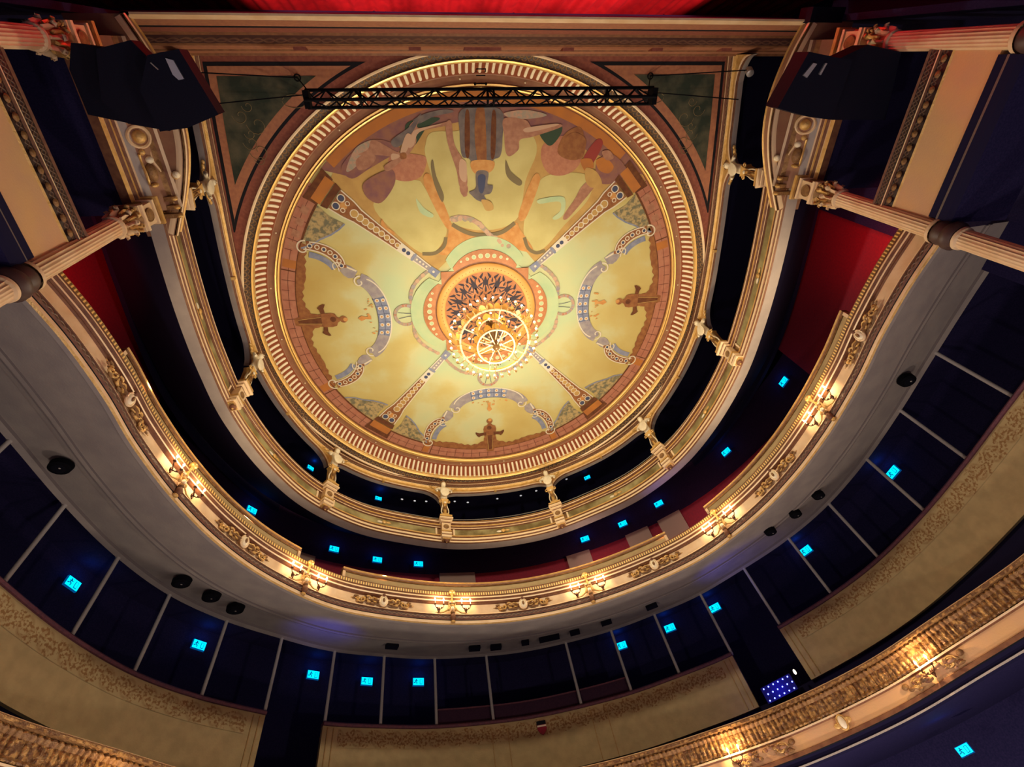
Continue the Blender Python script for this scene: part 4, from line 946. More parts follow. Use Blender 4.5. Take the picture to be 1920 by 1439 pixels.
# small silver spotlight on the right
x, y = at(1405, 134, 11.6); t = thing('spotlight', 'small silver spotlight hanging beside the right arcade moulding', 'lamp', (x, y, 11.6), .25)
mb = MB(); mb.lathe([(.05, -.09), (.075, -.08), (.075, .06), (.05, .10), (.02, .11)], 'steel', 14, T=TR(rx=.5)); mb.build('can', t)
mb = MB(); mb.tube([(-.09, 0, 0), (-.09, 0, .14), (.09, 0, .14), (.09, 0, 0)], .01, 'metal_black', 5); mb.build('yoke', t)

# ================================================================== EXIT SIGNS
def make_sign():
    t = thing('exit_sign', 'lit sign', 'sign')
    mb = MB(); mb.box((0, .02, 0), (.36, .05, .24), 'sign_dark'); mb.build('housing', t)
    mb = MB(); mb.box((0, -.01, 0), (.33, .02, .21), 'sign_cyan'); f = mb.build('lit_face', t)
    mb = MB(); mb.box((.075, -.024, -.01), (.075, .01, .15), 'sign_dark'); mb.box((.075, -.029, -.01), (.055, .008, .13), 'sign_cyan')
    mb.ell((-.075, -.024, .06), (.016, .006, .018), 'sign_dark', 8)
    for a, b in (((-.075, .045), (-.085, -.01)), ((-.085, -.01), (-.05, -.04)), ((-.05, -.04), (-.06, -.08)), ((-.085, -.01), (-.12, -.04)), ((-.12, -.04), (-.15, -.035)), ((-.078, .035), (-.03, .02)), ((-.078, .035), (-.115, .01))):
        mb.tube([(a[0], -.024, a[1]), (b[0], -.024, b[1])], .010, 'sign_dark', 5)
    mb.build('pictogram', f); return t
sgn0 = make_sign(); first = True
SU = [(473, 957, 'leftmost sign behind the middle balcony'), (627, 1030, 'sign behind the middle balcony, second from the left'), (707, 1050, 'sign behind the middle balcony, third from the left'), (784, 1058, 'sign behind the middle balcony just left of its centre'),
      (1097, 1011, 'sign behind the middle balcony just right of its centre'), (1167, 983, 'sign behind the middle balcony, fourth from the right'), (1235, 945, 'sign behind the middle balcony, third from the right'), (1361, 848, 'sign behind the middle balcony, second from the right'), (1469, 716, 'rightmost sign behind the middle balcony')]
SL = [(137, 1095, 'leftmost sign behind the posts of the circle'), (373, 1210, 'sign behind the circle posts, second from the left'), (588, 1266, 'sign over the left gap in the cream wall'), (688, 1278, 'sign behind the circle posts, right of the left gap'), (785, 1279, 'sign behind the circle posts left of the dark booth'),
      (1166, 1211, 'sign behind the circle posts at the right end of the booth'), (1256, 1178, 'sign behind the circle posts, second right of the booth'), (1341, 1140, 'sign over the right gap in the cream wall'), (1511, 1033, 'sign behind the circle posts, second from the right'), (1674, 886, 'rightmost sign behind the circle posts')]
SG = [(583, 878, 'sign in the top gallery at the left back bend'), (709, 935, 'sign in the top gallery left of the middle bay'), (1101, 896, 'sign in the top gallery right of the middle bay')]
SS = [(1808, 1407, 'sign under the lowest balcony at the bottom right corner')]
for lst, plan, off, grp in ((SU, BAL, 3.1, 'exit signs behind the middle balcony'), (SL, CIR, 1.2, 'exit signs behind the circle posts'), (SG, ARC, 1.0, 'exit signs in the top gallery'), (SS, LOW, 1.0, None)):
    for px_, py_, lab in lst:
        s_, h_ = hit(plan, off, px_, py_); p = plan.xyz(s_, off, h_)
        o = sgn0 if first else copy_tree(sgn0); first = False
        o.location = (p[0], p[1], p[2]+EYE); o.rotation_euler = (0, 0, plan.rz(s_)); tag(o, 'cyan lit exit '+lab, 'sign', grp)
        o.scale = (.80, .80, .80)
        if plan is ARC: o.scale = (.62, .62, .62)
        if plan is LOW: o.scale = (.55, .55, .55)
        q = plan.xyz(s_, off-.12, h_+.20); light('POINT', 'sign_glow', q, 1.1, (.0, .25, 1), .05)

# ================================================================== LAMPS UNDER THE SOFFIT
mb = MB(); mb.lathe([(.10, .0), (.16, .02), (.17, .10), (.10, .16), (.03, .17)], 'metal_black', 18); A_ = mb.build('housing'); mb = MB(); mb.lathe([(.0, .0), (.06, -.01), (.10, .0), (.11, .02)], 'grille_black', 16); mb.ell((.03, -.02, -.0), (.025, .025, .01), 'post_paint', 8); B_ = mb.build('lens')
hm, lm = A_.data, B_.data; bpy.data.objects.remove(A_); bpy.data.objects.remove(B_)
BIG = [(113, 876, 'leftmost'), (340, 1093, 'second from the left'), (396, 1120, 'third from the left'), (441, 1143, 'fourth from the left'), (1445, 998, 'fourth from the right'), (1492, 965, 'third from the right'), (1535, 930, 'second from the right'), (1701, 714, 'rightmost')]
for px_, py_, nm in BIG:
    x, y = at(px_, py_, 6.72); a = BAL.near(x, y); 
    # height of the sloping soffit here
    pb = BAL.pt(a); ca = CIR.near(x, y); pc = CIR.pt(ca); f = np.hypot(x-pb[0], y-pb[1])/max(.1, np.hypot(pc[0]-pb[0], pc[1]-pb[1])); f = min(.97, f); hz = 6.385+.615*f-.17
    x, y = at(px_, py_, hz+.05); t = thing('round_floodlight', 'round black floodlight under the balcony soffit, %s of the large ones' % nm, 'lamp', (x, y, hz), 0, 'large floodlights under the soffit')
    sc_ = .8 if px_ > 500 and px_ < 1600 else 1.0
    for n_, me in (('housing', hm), ('lens', lm)): o = bpy.data.objects.new(n_, me); C.objects.link(o); o.parent = t
    t.scale = (sc_, sc_*.8, 1)
sb = None
for px_, py_, w2_, nm in ((735, 1213, .28, 'leftmost'), (890, 1217, .26, 'second from the left'), (930, 1215, .26, 'third from the left'), (985, 1206, .18, 'fourth from the left'), (1030, 1198, .50, 'widest of the row'), (1078, 1187, .24, 'third from the right'), (1137, 1168, .26, 'second from the right'), (1222, 1138, .28, 'rightmost')):
    x, y = at(px_, py_, 6.78); a = CIR.near(x, y); t = thing('soffit_speaker', 'small black box under the back soffit, %s' % nm, 'box', (x, y, 6.80), CIR.rz(a), 'small boxes under the soffit')
    mb = MB(); mb.box((0, 0, 0), (w2_, .14, .10), 'cabinet_black'); mb.build('case', t); mb = MB(); mb.box((0, -.075, 0), (w2_*.85, .012, .08), 'grille_black'); mb.build('grille', t)
# spotlights hanging in the back bays of the gallery
mb = MB(); mb.lathe([(.045, -.10), (.06, -.09), (.055, .05), (.03, .09)], 'metal_black', 12, T=TR(rx=-.9)); A_ = mb.build('can'); mb = MB(); mb.ell((0, -.085, -.05), (.04, .02, .03), 'lens', 8); B_ = mb.build('lens')
hm2, lm2 = A_.data, B_.data; bpy.data.objects.remove(A_); bpy.data.objects.remove(B_)
GL = [(752, 938, 'leftmost'), (776, 941, 'second from the left'), (798, 942, 'just left of the figure beside the middle bay'), (852, 942, 'first in the middle bay'), (876, 944, 'second in the middle bay'), (932, 937, 'third in the middle bay'), (977, 931, 'fourth in the middle bay'), (1006, 922, 'last in the middle bay'), (1063, 900, 'rightmost')]
for px_, py_, nm in GL:
    s_, h_ = hit(ARC, .55, px_, py_); p = ARC.xyz(s_, .55, h_); t = thing('theatre_spotlight', 'black theatre spotlight in the top gallery, %s' % nm, 'lamp', p, ARC.rz(s_), 'spotlights in the gallery')
    for n_, me in (('can', hm2), ('lens', lm2)): o = bpy.data.objects.new(n_, me); C.objects.link(o); o.parent = t
# blue LED bar in the right-hand gap
s_, h_ = hit(CIR, -.3, 1460, 1292); p = CIR.xyz(s_, -.3, h_); t = thing('led_panel', 'blue glowing panel of small lamps in the right gap of the cream wall', 'lamp', p, CIR.rz(s_))
mb = MB(); mb.box((0, .03, 0), (.66, .05, .30), 'led_board'); mb.build('board', t)
for r_ in range(3):
    for c_ in range(6):
        mb = MB(); mb.ell((-.27+c_*.108+(.03 if r_ == 1 else 0), 0, -.11+r_*.11), (.014, .012, .014), 'led_blue', 6); mb.build('led', t)
p2 = CIR.xyz(s_+.45, -.3, h_+.12); t2 = thing('work_lamp', 'tiny white lamp beside the blue glowing panel', 'lamp', p2); mb = MB(); mb.ell((0, 0, 0), (.025, .025, .05), 'bulb', 8); mb.build('bulb', t2); mb = MB(); mb.tube([(0, 0, -.04), (0, .02, -.2)], .008, 'metal_black', 5); mb.build('stem', t2)
light('POINT', 'blue_lamp', CIR.xyz(s_, -.5, h_), 5, (.05, .05, 1), .1)
light('SPOT', 'blue_lamp', (*at(590, 1300, 5.3), 5.3), 45, (.08, .10, 1), .1, aim=(*at(610, 1190, 6.6), 6.6), angle=70, blend=1)
light('SPOT', 'blue_lamp', (*at(1340, 1130, 6.0), 5.3), 40, (.08, .10, 1), .1, aim=(*at(1370, 1070, 6.6), 6.6), angle=80, blend=1)
light('POINT', 'rear_wall_fill', (2.6, 12.0, 9.3), 16, (1, .62, .55), .1); light('POINT', 'rear_wall_fill', (5.4, 10.4, 9.3), 14, (1, .62, .55), .1)  # added pinkish fill to brighten the red rear wall, no lamp there
light('SPOT', 'blue_lamp', (4.6, 10.6, 8.6), 22, (.12, .12, 1), .1, aim=(4.6, 9.9, 9.9), angle=90, blend=1)

# ================================================================== PAINTED CEILING
ZP = [13.054]
LC = [0]
def layer(k): return 13.055-.003*k-LC[0]*.00004
def pol(r, a): a = math.radians(a); return (r*math.sin(a), 5.913+r*math.cos(a))
def flat(mb, pts, k, m):
    LC[0] = (LC[0]+1) % 60
    tri = tessellate_polygon([[Vector((a, b, 0)) for a, b in pts]]); mb.add([(a, b, layer(k)) for a, b in pts], [tuple(t) for t in tri], m, smooth=False)
def loc(sec):      # local (t, r) about a sector axis -> plan
    ax = math.radians(sec); return lambda t, r: (r*math.sin(ax)+t*math.cos(ax), 5.913+r*math.cos(ax)-t*math.sin(ax))
def disc(c, r, n=20, ex=1, ey=1, rot=0): return [(c[0]+r*ex*math.cos(2*PI*i/n)*math.cos(rot)-r*ey*math.sin(2*PI*i/n)*math.sin(rot), c[1]+r*ex*math.cos(2*PI*i/n)*math.sin(rot)+r*ey*math.sin(2*PI*i/n)*math.cos(rot)) for i in range(n)]
def annulus(mb, c, r0, r1, k, m, n=24, f=None):
    f = f or (lambda a, b: (a, b)); vs_ = []; LC[0] = (LC[0]+1) % 60
    for i in range(n):
        for r in (r0, r1): q = f(c[0]+r*math.cos(2*PI*i/n), c[1]+r*math.sin(2*PI*i/n)); vs_.append((q[0], q[1], layer(k)))
    mb.add(vs_, [(2*i, 2*i+1, 2*((i+1) % n)+1, 2*((i+1) % n)) for i in range(n)], m, smooth=False)
def ribbon(mb, pts, w_, k, m):       # pts plan, w widths
    vs_ = []; n = len(pts); P = [np.array(p) for p in pts]; LC[0] = (LC[0]+1) % 60
    for i in range(n):
        t = P[min(i+1, n-1)]-P[max(i-1, 0)]; t = t/max(1e-9, np.linalg.norm(t)); nn = np.array([-t[1], t[0]]); ww = (w_[i] if hasattr(w_, '__len__') else w_)/2
        for s in (-1, 1): q = P[i]+nn*ww*s; vs_.append((q[0], q[1], layer(k)))
    mb.add(vs_, [(2*i, 2*i+1, 2*i+3, 2*i+2) for i in range(n-1)], m, smooth=False)
def arcpts(r, a0, a1, n=40): return [pol(r, a0+(a1-a0)*i/n) for i in range(n+1)]
# brick border on three sides
mb = MB(); ribbon(mb, arcpts(5.19, -131, 131, 160), .36, 1, 'p_brick')
for i in range(88):
    a = -130+i*3.0; mb2 = [pol(5.03 if i % 2 else 5.16, a), pol(5.34, a)]; ribbon(mb, mb2, .018, 2, 'p_brick_line')
ribbon(mb, arcpts(5.0, -131, 131, 160), .05, 2, 'p_deep'); ribbon(mb, arcpts(5.19, -131, 131, 160), .012, 2, 'p_brick_line')
for a in (-108, -66, -24, 24, 66, 108):
    ribbon(mb, [pol(5.02, a), pol(5.34, a)], .22, 2, 'p_orange2'); ribbon(mb, [pol(5.0, a+2), pol(5.36, a+2)], .03, 3, 'p_deep')
for a in (113.5, 117, 120.5, 124):
    for sg in (-1, 1): flat(mb, [pol(q, sg*t) for q, t in ((5.08, a-1), (5.26, a-1), (5.26, a+1), (5.08, a+1))], 3, 'p_flesh')
mb.build('painted_brick_border', ceiling)
def scroll(f, cx, cy, r, a0, turn, n=26): return [f(cx+math.cos(a0+turn*i/n)*r*(1-.8*i/n), cy+math.sin(a0+turn*i/n)*r*(1-.8*i/n)) for i in range(n+1)]
for sec in (0, -90, 90):
    f = loc(sec)
    # statue on a bracketed pedestal
    mb = MB(); random.seed(sec+200)
    band = []; n = 40
    for i in range(n+1):
        a = -25+50*i/n; band.append((5.0, a))
    for i in range(n, -1, -1):
        a = -25+50*i/n; band.append((4.88-.10*max(0, 1-abs(abs(a)-15)/9)+.03*math.sin(a*2.3)+.02*math.sin(a*5.1)-(.34*max(0, 1-abs(a)/9)**1.6), a))
    flat(mb, [pol(r, a+sec) for r, a in band], 3, 'p_brown')
    flat(mb, [f(*p) for p in ((-.14, 5.02), (-.10, 5.14), (.10, 5.14), (.14, 5.02), (.19, 4.42), (-.19, 4.42))], 4, 'p_brown')
    flat(mb, [f(*p) for p in ((-.07, 5.05), (.07, 5.05), (.12, 4.45), (-.12, 4.45))], 5, 'p_deep')
    ribbon(mb, [f(-.10, 4.45), f(-.055, 5.05)], .015, 6, 'p_ochre'); ribbon(mb, [f(.10, 4.45), f(.055, 5.05)], .015, 6, 'p_ochre')
    for sg in (-1, 1):
        flat(mb, [f(sg*x, y) for x, y in ((.12, 4.32), (.34, 4.34), (.46, 4.28), (.47, 4.34), (.42, 4.44), (.36, 4.50), (.30, 4.46), (.2, 4.44), (.12, 4.46))], 5, 'p_deep')
        flat(mb, [f(sg*x, y) for x, y in ((.14, 4.45), (.2, 4.55), (.22, 4.72), (.30, 4.86), (.5, 4.94), (.1, 4.98))], 4, 'p_brown')
    flat(mb, [f(*p) for p in ((-.19, 4.44), (.19, 4.44), (.21, 4.2), (.18, 4.08), (.09, 4.04), (.05, 3.98), (-.05, 3.98), (-.09, 4.04), (-.18, 4.08), (-.21, 4.2))], 5, 'p_brown')
    flat(mb, disc(f(0, 3.88), .10, 16, 1, 1.0), 5, 'p_brown'); flat(mb, disc(f(.01, 3.83), .06, 12), 6, 'p_orange'); flat(mb, disc(f(-.02, 4.15), .08, 12), 6, 'p_deep')
    mb.build('painted_statue', ceiling)
    # large scroll arch with lattice
    mb = MB(); arch = []; n = 36
    for i in range(n+1):
        t = -1+2*i/n; arch.append((1.12*math.sin(t*1.35), 2.62+.72*(1-math.cos(t*1.25))))
    ribbon(mb, [f(a, b+.17) for a, b in arch], .34, 3, 'p_stone'); ribbon(mb, [f(a, b) for a, b in arch], .035, 5, 'p_white')
    ribbon(mb, [f(a, b+.17) for a, b in arch[11:26]], .33, 4, 'p_blue'); ribbon(mb, [f(a, b+.17) for a, b in arch[11:26]], .012, 5, 'p_navy'); ribbon(mb, [f(a, b+.34) for a, b in arch[11:26]], .012, 5, 'p_navy')
    for i in range(11, 26, 3): a, b = arch[i]; ribbon(mb, [f(a, b), f(a*.93, b+.34)], .012, 5, 'p_navy')
    for i in range(12, 26, 3):
        a, b = arch[i]
        for dd in (.09, .25): annulus(mb, (a*.98, b+dd), .03, .052, 5, 'p_white', 14, f); flat(mb, disc(f(a*.98, b+dd), .028, 10), 5, 'p_orange')
    for sg in (-1, 1):
        ribbon(mb, scroll(lambda x, y: f(sg*x, y), 1.02, 3.30, .17, -.3, 5.6), .035, 5, 'p_white'); flat(mb, disc(f(sg*1.04, 3.30), .07, 12), 4, 'p_stone')
        flat(mb, [f(sg*x, y) for x, y in ((1.14, 3.42), (1.32, 3.30), (1.46, 3.46), (1.52, 3.62), (1.36, 3.74), (1.22, 3.66), (1.14, 3.56))], 3, 'p_stone'); flat(mb, [f(sg*x, y) for x, y in ((1.30, 3.34), (1.34, 3.32), (1.5, 3.62), (1.46, 3.64))], 4, 'p_white')
        # little ringed scroll
        arc2 = [(1.42+.10*t+.52*math.sin(t*PI*.5)*1.0, 3.62+.05+.72*(1-math.cos(t*PI*.5))*1.05) for t in [i/14 for i in range(15)]]
        ribbon(mb, [f(sg*a, b) for a, b in arc2], .24, 4, 'p_brown'); ribbon(mb, [f(sg*(a+.085), b-.085) for a, b in arc2], .03, 5, 'p_white'); ribbon(mb, [f(sg*(a-.085), b+.085) for a, b in arc2], .03, 5, 'p_white')
        for i in range(1, 14, 2): annulus(mb, (sg*arc2[i][0], arc2[i][1]), .04, .065, 6, 'p_white', 14, f); flat(mb, disc(f(sg*arc2[i][0], arc2[i][1]), .04, 10), 6, 'p_navy' if i % 4 == 1 else 'p_brown')
        ribbon(mb, [f(sg*(a-.20), b+.15) for a, b in arc2[3:13]], .15, 3, 'p_blue')
        ribbon(mb, scroll(lambda x, y: f(sg*x, y), 1.98, 4.50, .20, -.4, 5.4), .035, 6, 'p_white'); ribbon(mb, scroll(lambda x, y: f(sg*x, y), 1.50, 3.78, .13, 2.6, -5.0), .03, 6, 'p_white')
    for k in range(14):
        t = random.uniform(-.55, .55); flat(mb, disc(f(t, 3.12+random.uniform(-.06, .16)), random.uniform(.02, .055), 7, 1, .6, t), 6, random.choice(('p_orange', 'p_ochre', 'p_orange')))
    flat(mb, [f(x, y) for x, y in ((-.06, 3.15), (.06, 3.15), (.04, 3.3), (.09, 3.42), (0, 3.5), (-.07, 3.4), (-.03, 3.28))], 6, 'p_orange')
    mb.build('painted_scroll', ceiling)
    # wreath and bow
    mb = MB(); annulus(mb, (0, 2.22), .24, .33, 4, 'p_garland', 30, f)
    for k in range(40): a = 2*PI*k/40; flat(mb, disc(f(.285*math.cos(a), 2.22+.285*math.sin(a)), random.uniform(.025, .05), 7), 5, random.choice(('p_garland', 'p_stone', 'p_pinkwall', 'p_garland')))
    for sg in (-1, 1):
        ribbon(mb, [f(sg*.02, 1.95), f(sg*.05, 2.2), f(sg*.09, 2.42)], .014, 6, 'p_navy')
        g = [(sg*(.06+1.2*t), 1.9+.34*math.sin(t*2.1)-.75*t*t) for t in [i/16 for i in range(17)]]
        ribbon(mb, [f(*p) for p in g], .09, 4, 'p_garland')
        for p in g[::2]: flat(mb, disc(f(*p), .06, 7), 5, random.choice(('p_garland', 'p_stone', 'p_flesh_light')))
    flat(mb, [f(x, y) for x, y in ((-.10, 1.95), (.10, 1.95), (.03, 1.80), (0, 1.62), (-.03, 1.80))], 6, 'p_stone'); mb.build('painted_wreath', ceiling)
# corner masses of foliage beside the ribs
mb = MB()
for a in (-42, 42, -131, 131):
    for sg in ((-1, 1) if abs(a) < 90 else ((1,) if a < 0 else (-1,))):
        P = [(4.97, sg*4), (4.62, sg*5), (4.25, sg*4.5), (4.30, sg*7), (4.42, sg*10), (4.62, sg*13), (4.75, sg*15.5), (4.97, sg*17.5)]
        n = []; 
        for i in range(6): n.append((4.97, sg*(17.5-13.5*i/5)))
        poly = P[:-1]+n; flat(mb, [pol(r, a+t) for r, t in poly], 3, 'p_leaf'); ribbon(mb, [pol(r, a+t) for r, t in P[2:]], .04, 4, 'p_blue')
mb.build('painted_foliage', ceiling)
# four painted ribs
for a in (-42.5, 42.5, -131.3, 131.3):
    f = loc(a); mb = MB()
    flat(mb, [f(*p) for p in ((-.07, 1.95), (.07, 1.95), (.10, 2.7), (.13, 3.4), (.19, 4.15), (.26, 4.72), (-.26, 4.72), (-.19, 4.15), (-.13, 3.4), (-.10, 2.7))], 7, 'p_brown')
    for sg in (-1, 1): ribbon(mb, [f(sg*x, y) for x, y in ((.07, 1.95), (.10, 2.7), (.135, 3.4), (.18, 4.1), (.24, 4.35), (.27, 4.72))], .03, 9, 'p_white')
    for i in range(9): r = .045+.005*i; annulus(mb, (0, 2.95+i*.155), r, r+.022, 8, 'p_white', 16, f); flat(mb, disc(f(0, 2.95+i*.155), r, 12), 8, 'p_ochre')
    for sg in (-1, 1):
        annulus(mb, (sg*.115, 4.62), .075, .10, 9, 'p_white', 18, f); flat(mb, disc(f(sg*.115, 4.62), .075, 14), 9, 'p_navy'); annulus(mb, (sg*.10, 4.44), .04, .06, 9, 'p_white', 14, f)
    flat(mb, disc(f(0, 4.48), .09, 8), 8, 'p_orange')
    flat(mb, [f(*p) for p in ((-.075, 1.95), (.075, 1.95), (.10, 2.75), (-.10, 2.75))], 8, 'p_stone'); flat(mb, [f(*p) for p in ((-.10, 2.5), (.10, 2.5), (.11, 2.9), (-.11, 2.9))], 9, 'p_white')
    for q in (2.62, 2.75): flat(mb, disc(f(0, q), .055, 10), 10, 'p_navy')
    for q in (2.05, 2.15, 2.25, 2.35): flat(mb, disc(f(0, q), .03, 8), 9, 'p_white')
    flat(mb, [f(*p) for p in ((-.11, 2.42), (.11, 2.42), (.11, 2.48), (-.11, 2.48))], 10, 'p_blue')
    flat(mb, [f(*p) for p in ((-.11, 1.68), (.11, 1.68), (.09, 1.95), (-.09, 1.95))], 10, 'p_blue'); flat(mb, disc(f(0, 1.82), .035, 8), 11, 'p_white')
    flat(mb, [f(*p) for p in ((-.42, 5.30), (.42, 5.30), (.36, 4.98), (-.36, 4.98))], 8, 'p_deep'); flat(mb, [f(*p) for p in ((-.32, 5.16), (.32, 5.16), (.32, 4.92), (-.32, 4.92))], 9, 'p_orange2'); flat(mb, [f(*p) for p in ((-.34, 4.90), (.34, 4.90), (.30, 4.74), (-.30, 4.74))], 9, 'p_deep')
    mb.build('painted_rib', ceiling)
# the figure scene towards the stage
H13 = 13.05
def rnd(pts, n=5, closed=True):
    out = []; N_ = len(pts)
    for i in range(N_ if closed else N_-1):
        p0, p1, p2, p3 = [pts[(i+j) % N_] if closed else pts[min(max(i+j, 0), N_-1)] for j in (-1, 0, 1, 2)]
        for k in range(n):
            t = k/n; out.append(tuple(.5*((2*p1[a])+(-p0[a]+p2[a])*t+(2*p0[a]-5*p1[a]+4*p2[a]-p3[a])*t*t+(-p0[a]+3*p1[a]-3*p2[a]+p3[a])*t**3) for a in (0, 1)))
    if not closed: out.append(tuple(pts[-1]))
    return out
def sp(*l): return rnd(pp(*l))
def so(*l): return rnd(pp(*l), 5, False)
def pp(*l): return [at(a, b, H13) for a, b in l]
mb = MB()
flat(mb, pp((618, 338), (640, 290), (700, 232), (760, 205), (905, 180), (1060, 200), (1130, 238), (1195, 300), (1212, 345), (1160, 350), (1100, 400), (1010, 500), (985, 470), (905, 462), (850, 478), (815, 512), (700, 420)), 1, 'p_ochre'); mb.build('painted_ground', ceiling)
mb = MB()
flat(mb, pp((600, 318), (640, 268), (700, 228), (760, 198), (830, 178), (905, 170), (990, 174), (1060, 190), (1130, 222), (1195, 282), (1210, 330), (1180, 318), (1120, 290), (1050, 262), (905, 220), (780, 245), (700, 290), (650, 330)), 2, 'p_plum')
ribbon(mb, arcpts(5.24, 138, 222, 60), .22, 4, 'p_orange2'); mb.build('painted_frieze', ceiling)
mb = MB()       # light openings between painted arches
flat(mb, sp((872, 225), (860, 245), (810, 248), (798, 270), (800, 300), (835, 402), (860, 424), (905, 432), (950, 424), (975, 400), (985, 340), (1005, 290), (1003, 262), (985, 243), (945, 240), (940, 225)), 3, 'p_yellow')
flat(mb, sp((700, 385), (735, 340), (780, 338), (795, 350), (835, 420), (832, 450), (812, 474), (785, 472), (740, 435)), 3, 'p_yellow')
flat(mb, sp((990, 470), (982, 440), (985, 405), (1005, 350), (1030, 328), (1090, 325), (1110, 345), (1100, 378), (1060, 420), (1020, 465)), 3, 'p_yellow')
mb.build('painted_opening', ceiling)
mb = MB()
flat(mb, sp((795, 345), (808, 330), (845, 415), (835, 425)), 5, 'p_orange'); flat(mb, sp((1000, 330), (1012, 340), (985, 410), (972, 402)), 5, 'p_orange')
flat(mb, sp((845, 422), (870, 432), (905, 440), (940, 434), (968, 418), (975, 430), (1000, 468), (985, 472), (950, 462), (905, 460), (860, 466), (838, 478), (822, 474), (838, 450)), 4, 'p_orange')
ribbon(mb, so((848, 421), (875, 436), (905, 441), (940, 436), (965, 418)), .10, 5, 'p_shadow'); ribbon(mb, so((836, 445), (832, 462), (815, 475), (792, 476)), .09, 5, 'p_shadow'); ribbon(mb, so((983, 445), (990, 465), (1005, 474), (1022, 470)), .09, 5, 'p_shadow')
mb.build('painted_vault', ceiling)
mb = MB(); random.seed(9)
G = [(846, 412), (862, 408), (880, 410), (895, 418), (908, 430), (920, 442), (932, 452), (945, 458), (958, 464)]
ribbon(mb, so(*G), .12, 6, 'p_garland')
for i in range(34):
    u = random.random()*7.99; k_ = int(u); gx = G[k_][0]+(G[k_+1][0]-G[k_][0])*(u-k_); gy = G[k_][1]+(G[k_+1][1]-G[k_][1])*(u-k_); c = at(gx+random.uniform(-3, 3), gy+random.uniform(-3, 3), H13)
    flat(mb, disc(c, random.uniform(.03, .07), 7), 7, random.choice(('p_flesh_light', 'p_garland', 'p_flesh_light')))
mb.build('painted_garland', ceiling)
mb = MB()       # pink domes and green drapes
flat(mb, sp((728, 318), (735, 290), (785, 290), (800, 300), (790, 330), (765, 340), (738, 335)), 4, 'p_pinkwall'); flat(mb, sp((1015, 300), (1020, 270), (1060, 255), (1090, 280), (1085, 310), (1060, 328), (1030, 326)), 4, 'p_pinkwall')
flat(mb, sp((760, 235), (790, 222), (825, 222), (800, 240), (780, 270), (768, 275)), 5, 'p_green'); flat(mb, sp((1012, 245), (1050, 235), (1052, 250), (1035, 272), (1022, 268)), 5, 'p_green')
flat(mb, sp((1118, 262), (1130, 270), (1108, 310), (1092, 300)), 6, 'p_red'); flat(mb, sp((1088, 300), (1108, 298), (1112, 315), (1098, 322)), 7, 'p_orange2')
flat(mb, sp((1060, 250), (1090, 240), (1095, 290), (1070, 300), (1045, 285)), 6, 'p_brown'); mb.build('painted_architecture', ceiling)
def person(parts, name='painted_figure'):
    mb = MB()
    for k_, m, pts in parts: flat(mb, rnd(pp(*pts)), k_, m)
    mb.build(name, ceiling)
person([(8, 'p_grey', ((866, 205), (938, 205), (942, 260), (938, 292), (925, 300), (915, 320), (893, 320), (880, 298), (866, 292), (862, 250))), (9, 'p_brown', ((893, 205), (908, 205), (912, 300), (905, 318), (898, 318), (890, 260))), (9, 'p_orange', ((884, 302), (925, 302), (920, 322), (890, 325)))])
person([(9, 'p_grey', ((893, 322), (915, 322), (914, 345), (924, 348), (920, 362), (908, 366), (912, 378), (896, 376), (884, 366), (880, 360), (892, 352))), (10, 'p_navy', ((896, 330), (910, 330), (906, 360), (898, 358))), (10, 'p_ochre', ((903, 374), (920, 378), (925, 392), (912, 395), (906, 386)))])
person([(8, 'p_flesh', ((836, 232), (846, 228), (852, 270), (868, 300), (876, 330), (874, 352), (862, 350), (856, 320), (846, 290), (838, 262))), (9, 'p_flesh_light', ((862, 300), (874, 305), (874, 340), (862, 332))), (9, 'p_flesh', ((862, 350), (876, 348), (876, 362), (866, 365)))])
person([(8, 'p_flesh', ((945, 222), (985, 225), (1000, 240), (1040, 232), (1052, 238), (1000, 256), (975, 262), (972, 280), (956, 293), (948, 285), (945, 255))), (9, 'p_flesh_light', ((985, 240), (1040, 232), (1042, 236), (990, 248)))])
person([(8, 'p_flesh', ((770, 232), (785, 225), (785, 240), (840, 228), (838, 235), (785, 248), (780, 268), (765, 290), (752, 285), (762, 255))), (9, 'p_flesh_light', ((782, 242), (830, 232), (786, 248), (776, 272), (766, 276), (772, 252)))])
person([(8, 'p_flesh', ((700, 262), (745, 285), (765, 288), (730, 320), (720, 312), (738, 296), (700, 290), (672, 290), (690, 280))), (9, 'p_flesh_light', ((735, 288), (752, 292), (735, 300)))])
person([(7, 'p_garland', ((655, 300), (670, 275), (700, 262), (690, 282), (668, 312), (650, 322))), (8, 'p_grey', ((735, 262), (765, 240), (790, 212), (775, 245), (752, 272), (738, 275)))])
person([(8, 'p_plum', ((1120, 300), (1150, 290), (1175, 320), (1160, 340), (1130, 345), (1118, 330))), (9, 'p_ochre', ((1098, 315), (1118, 322), (1128, 345), (1110, 352), (1098, 340)))])
person([(7, 'p_flesh', ((1090, 350), (1110, 335), (1118, 345), (1075, 398), (1060, 412), (1056, 405), (1078, 372)))])
person([(7, 'p_plum', ((700, 330), (735, 318), (740, 345), (715, 380), (690, 372), (680, 348)))])
person([(8, 'p_brown', ((1060, 260), (1078, 248), (1098, 262), (1092, 288), (1072, 286)))])

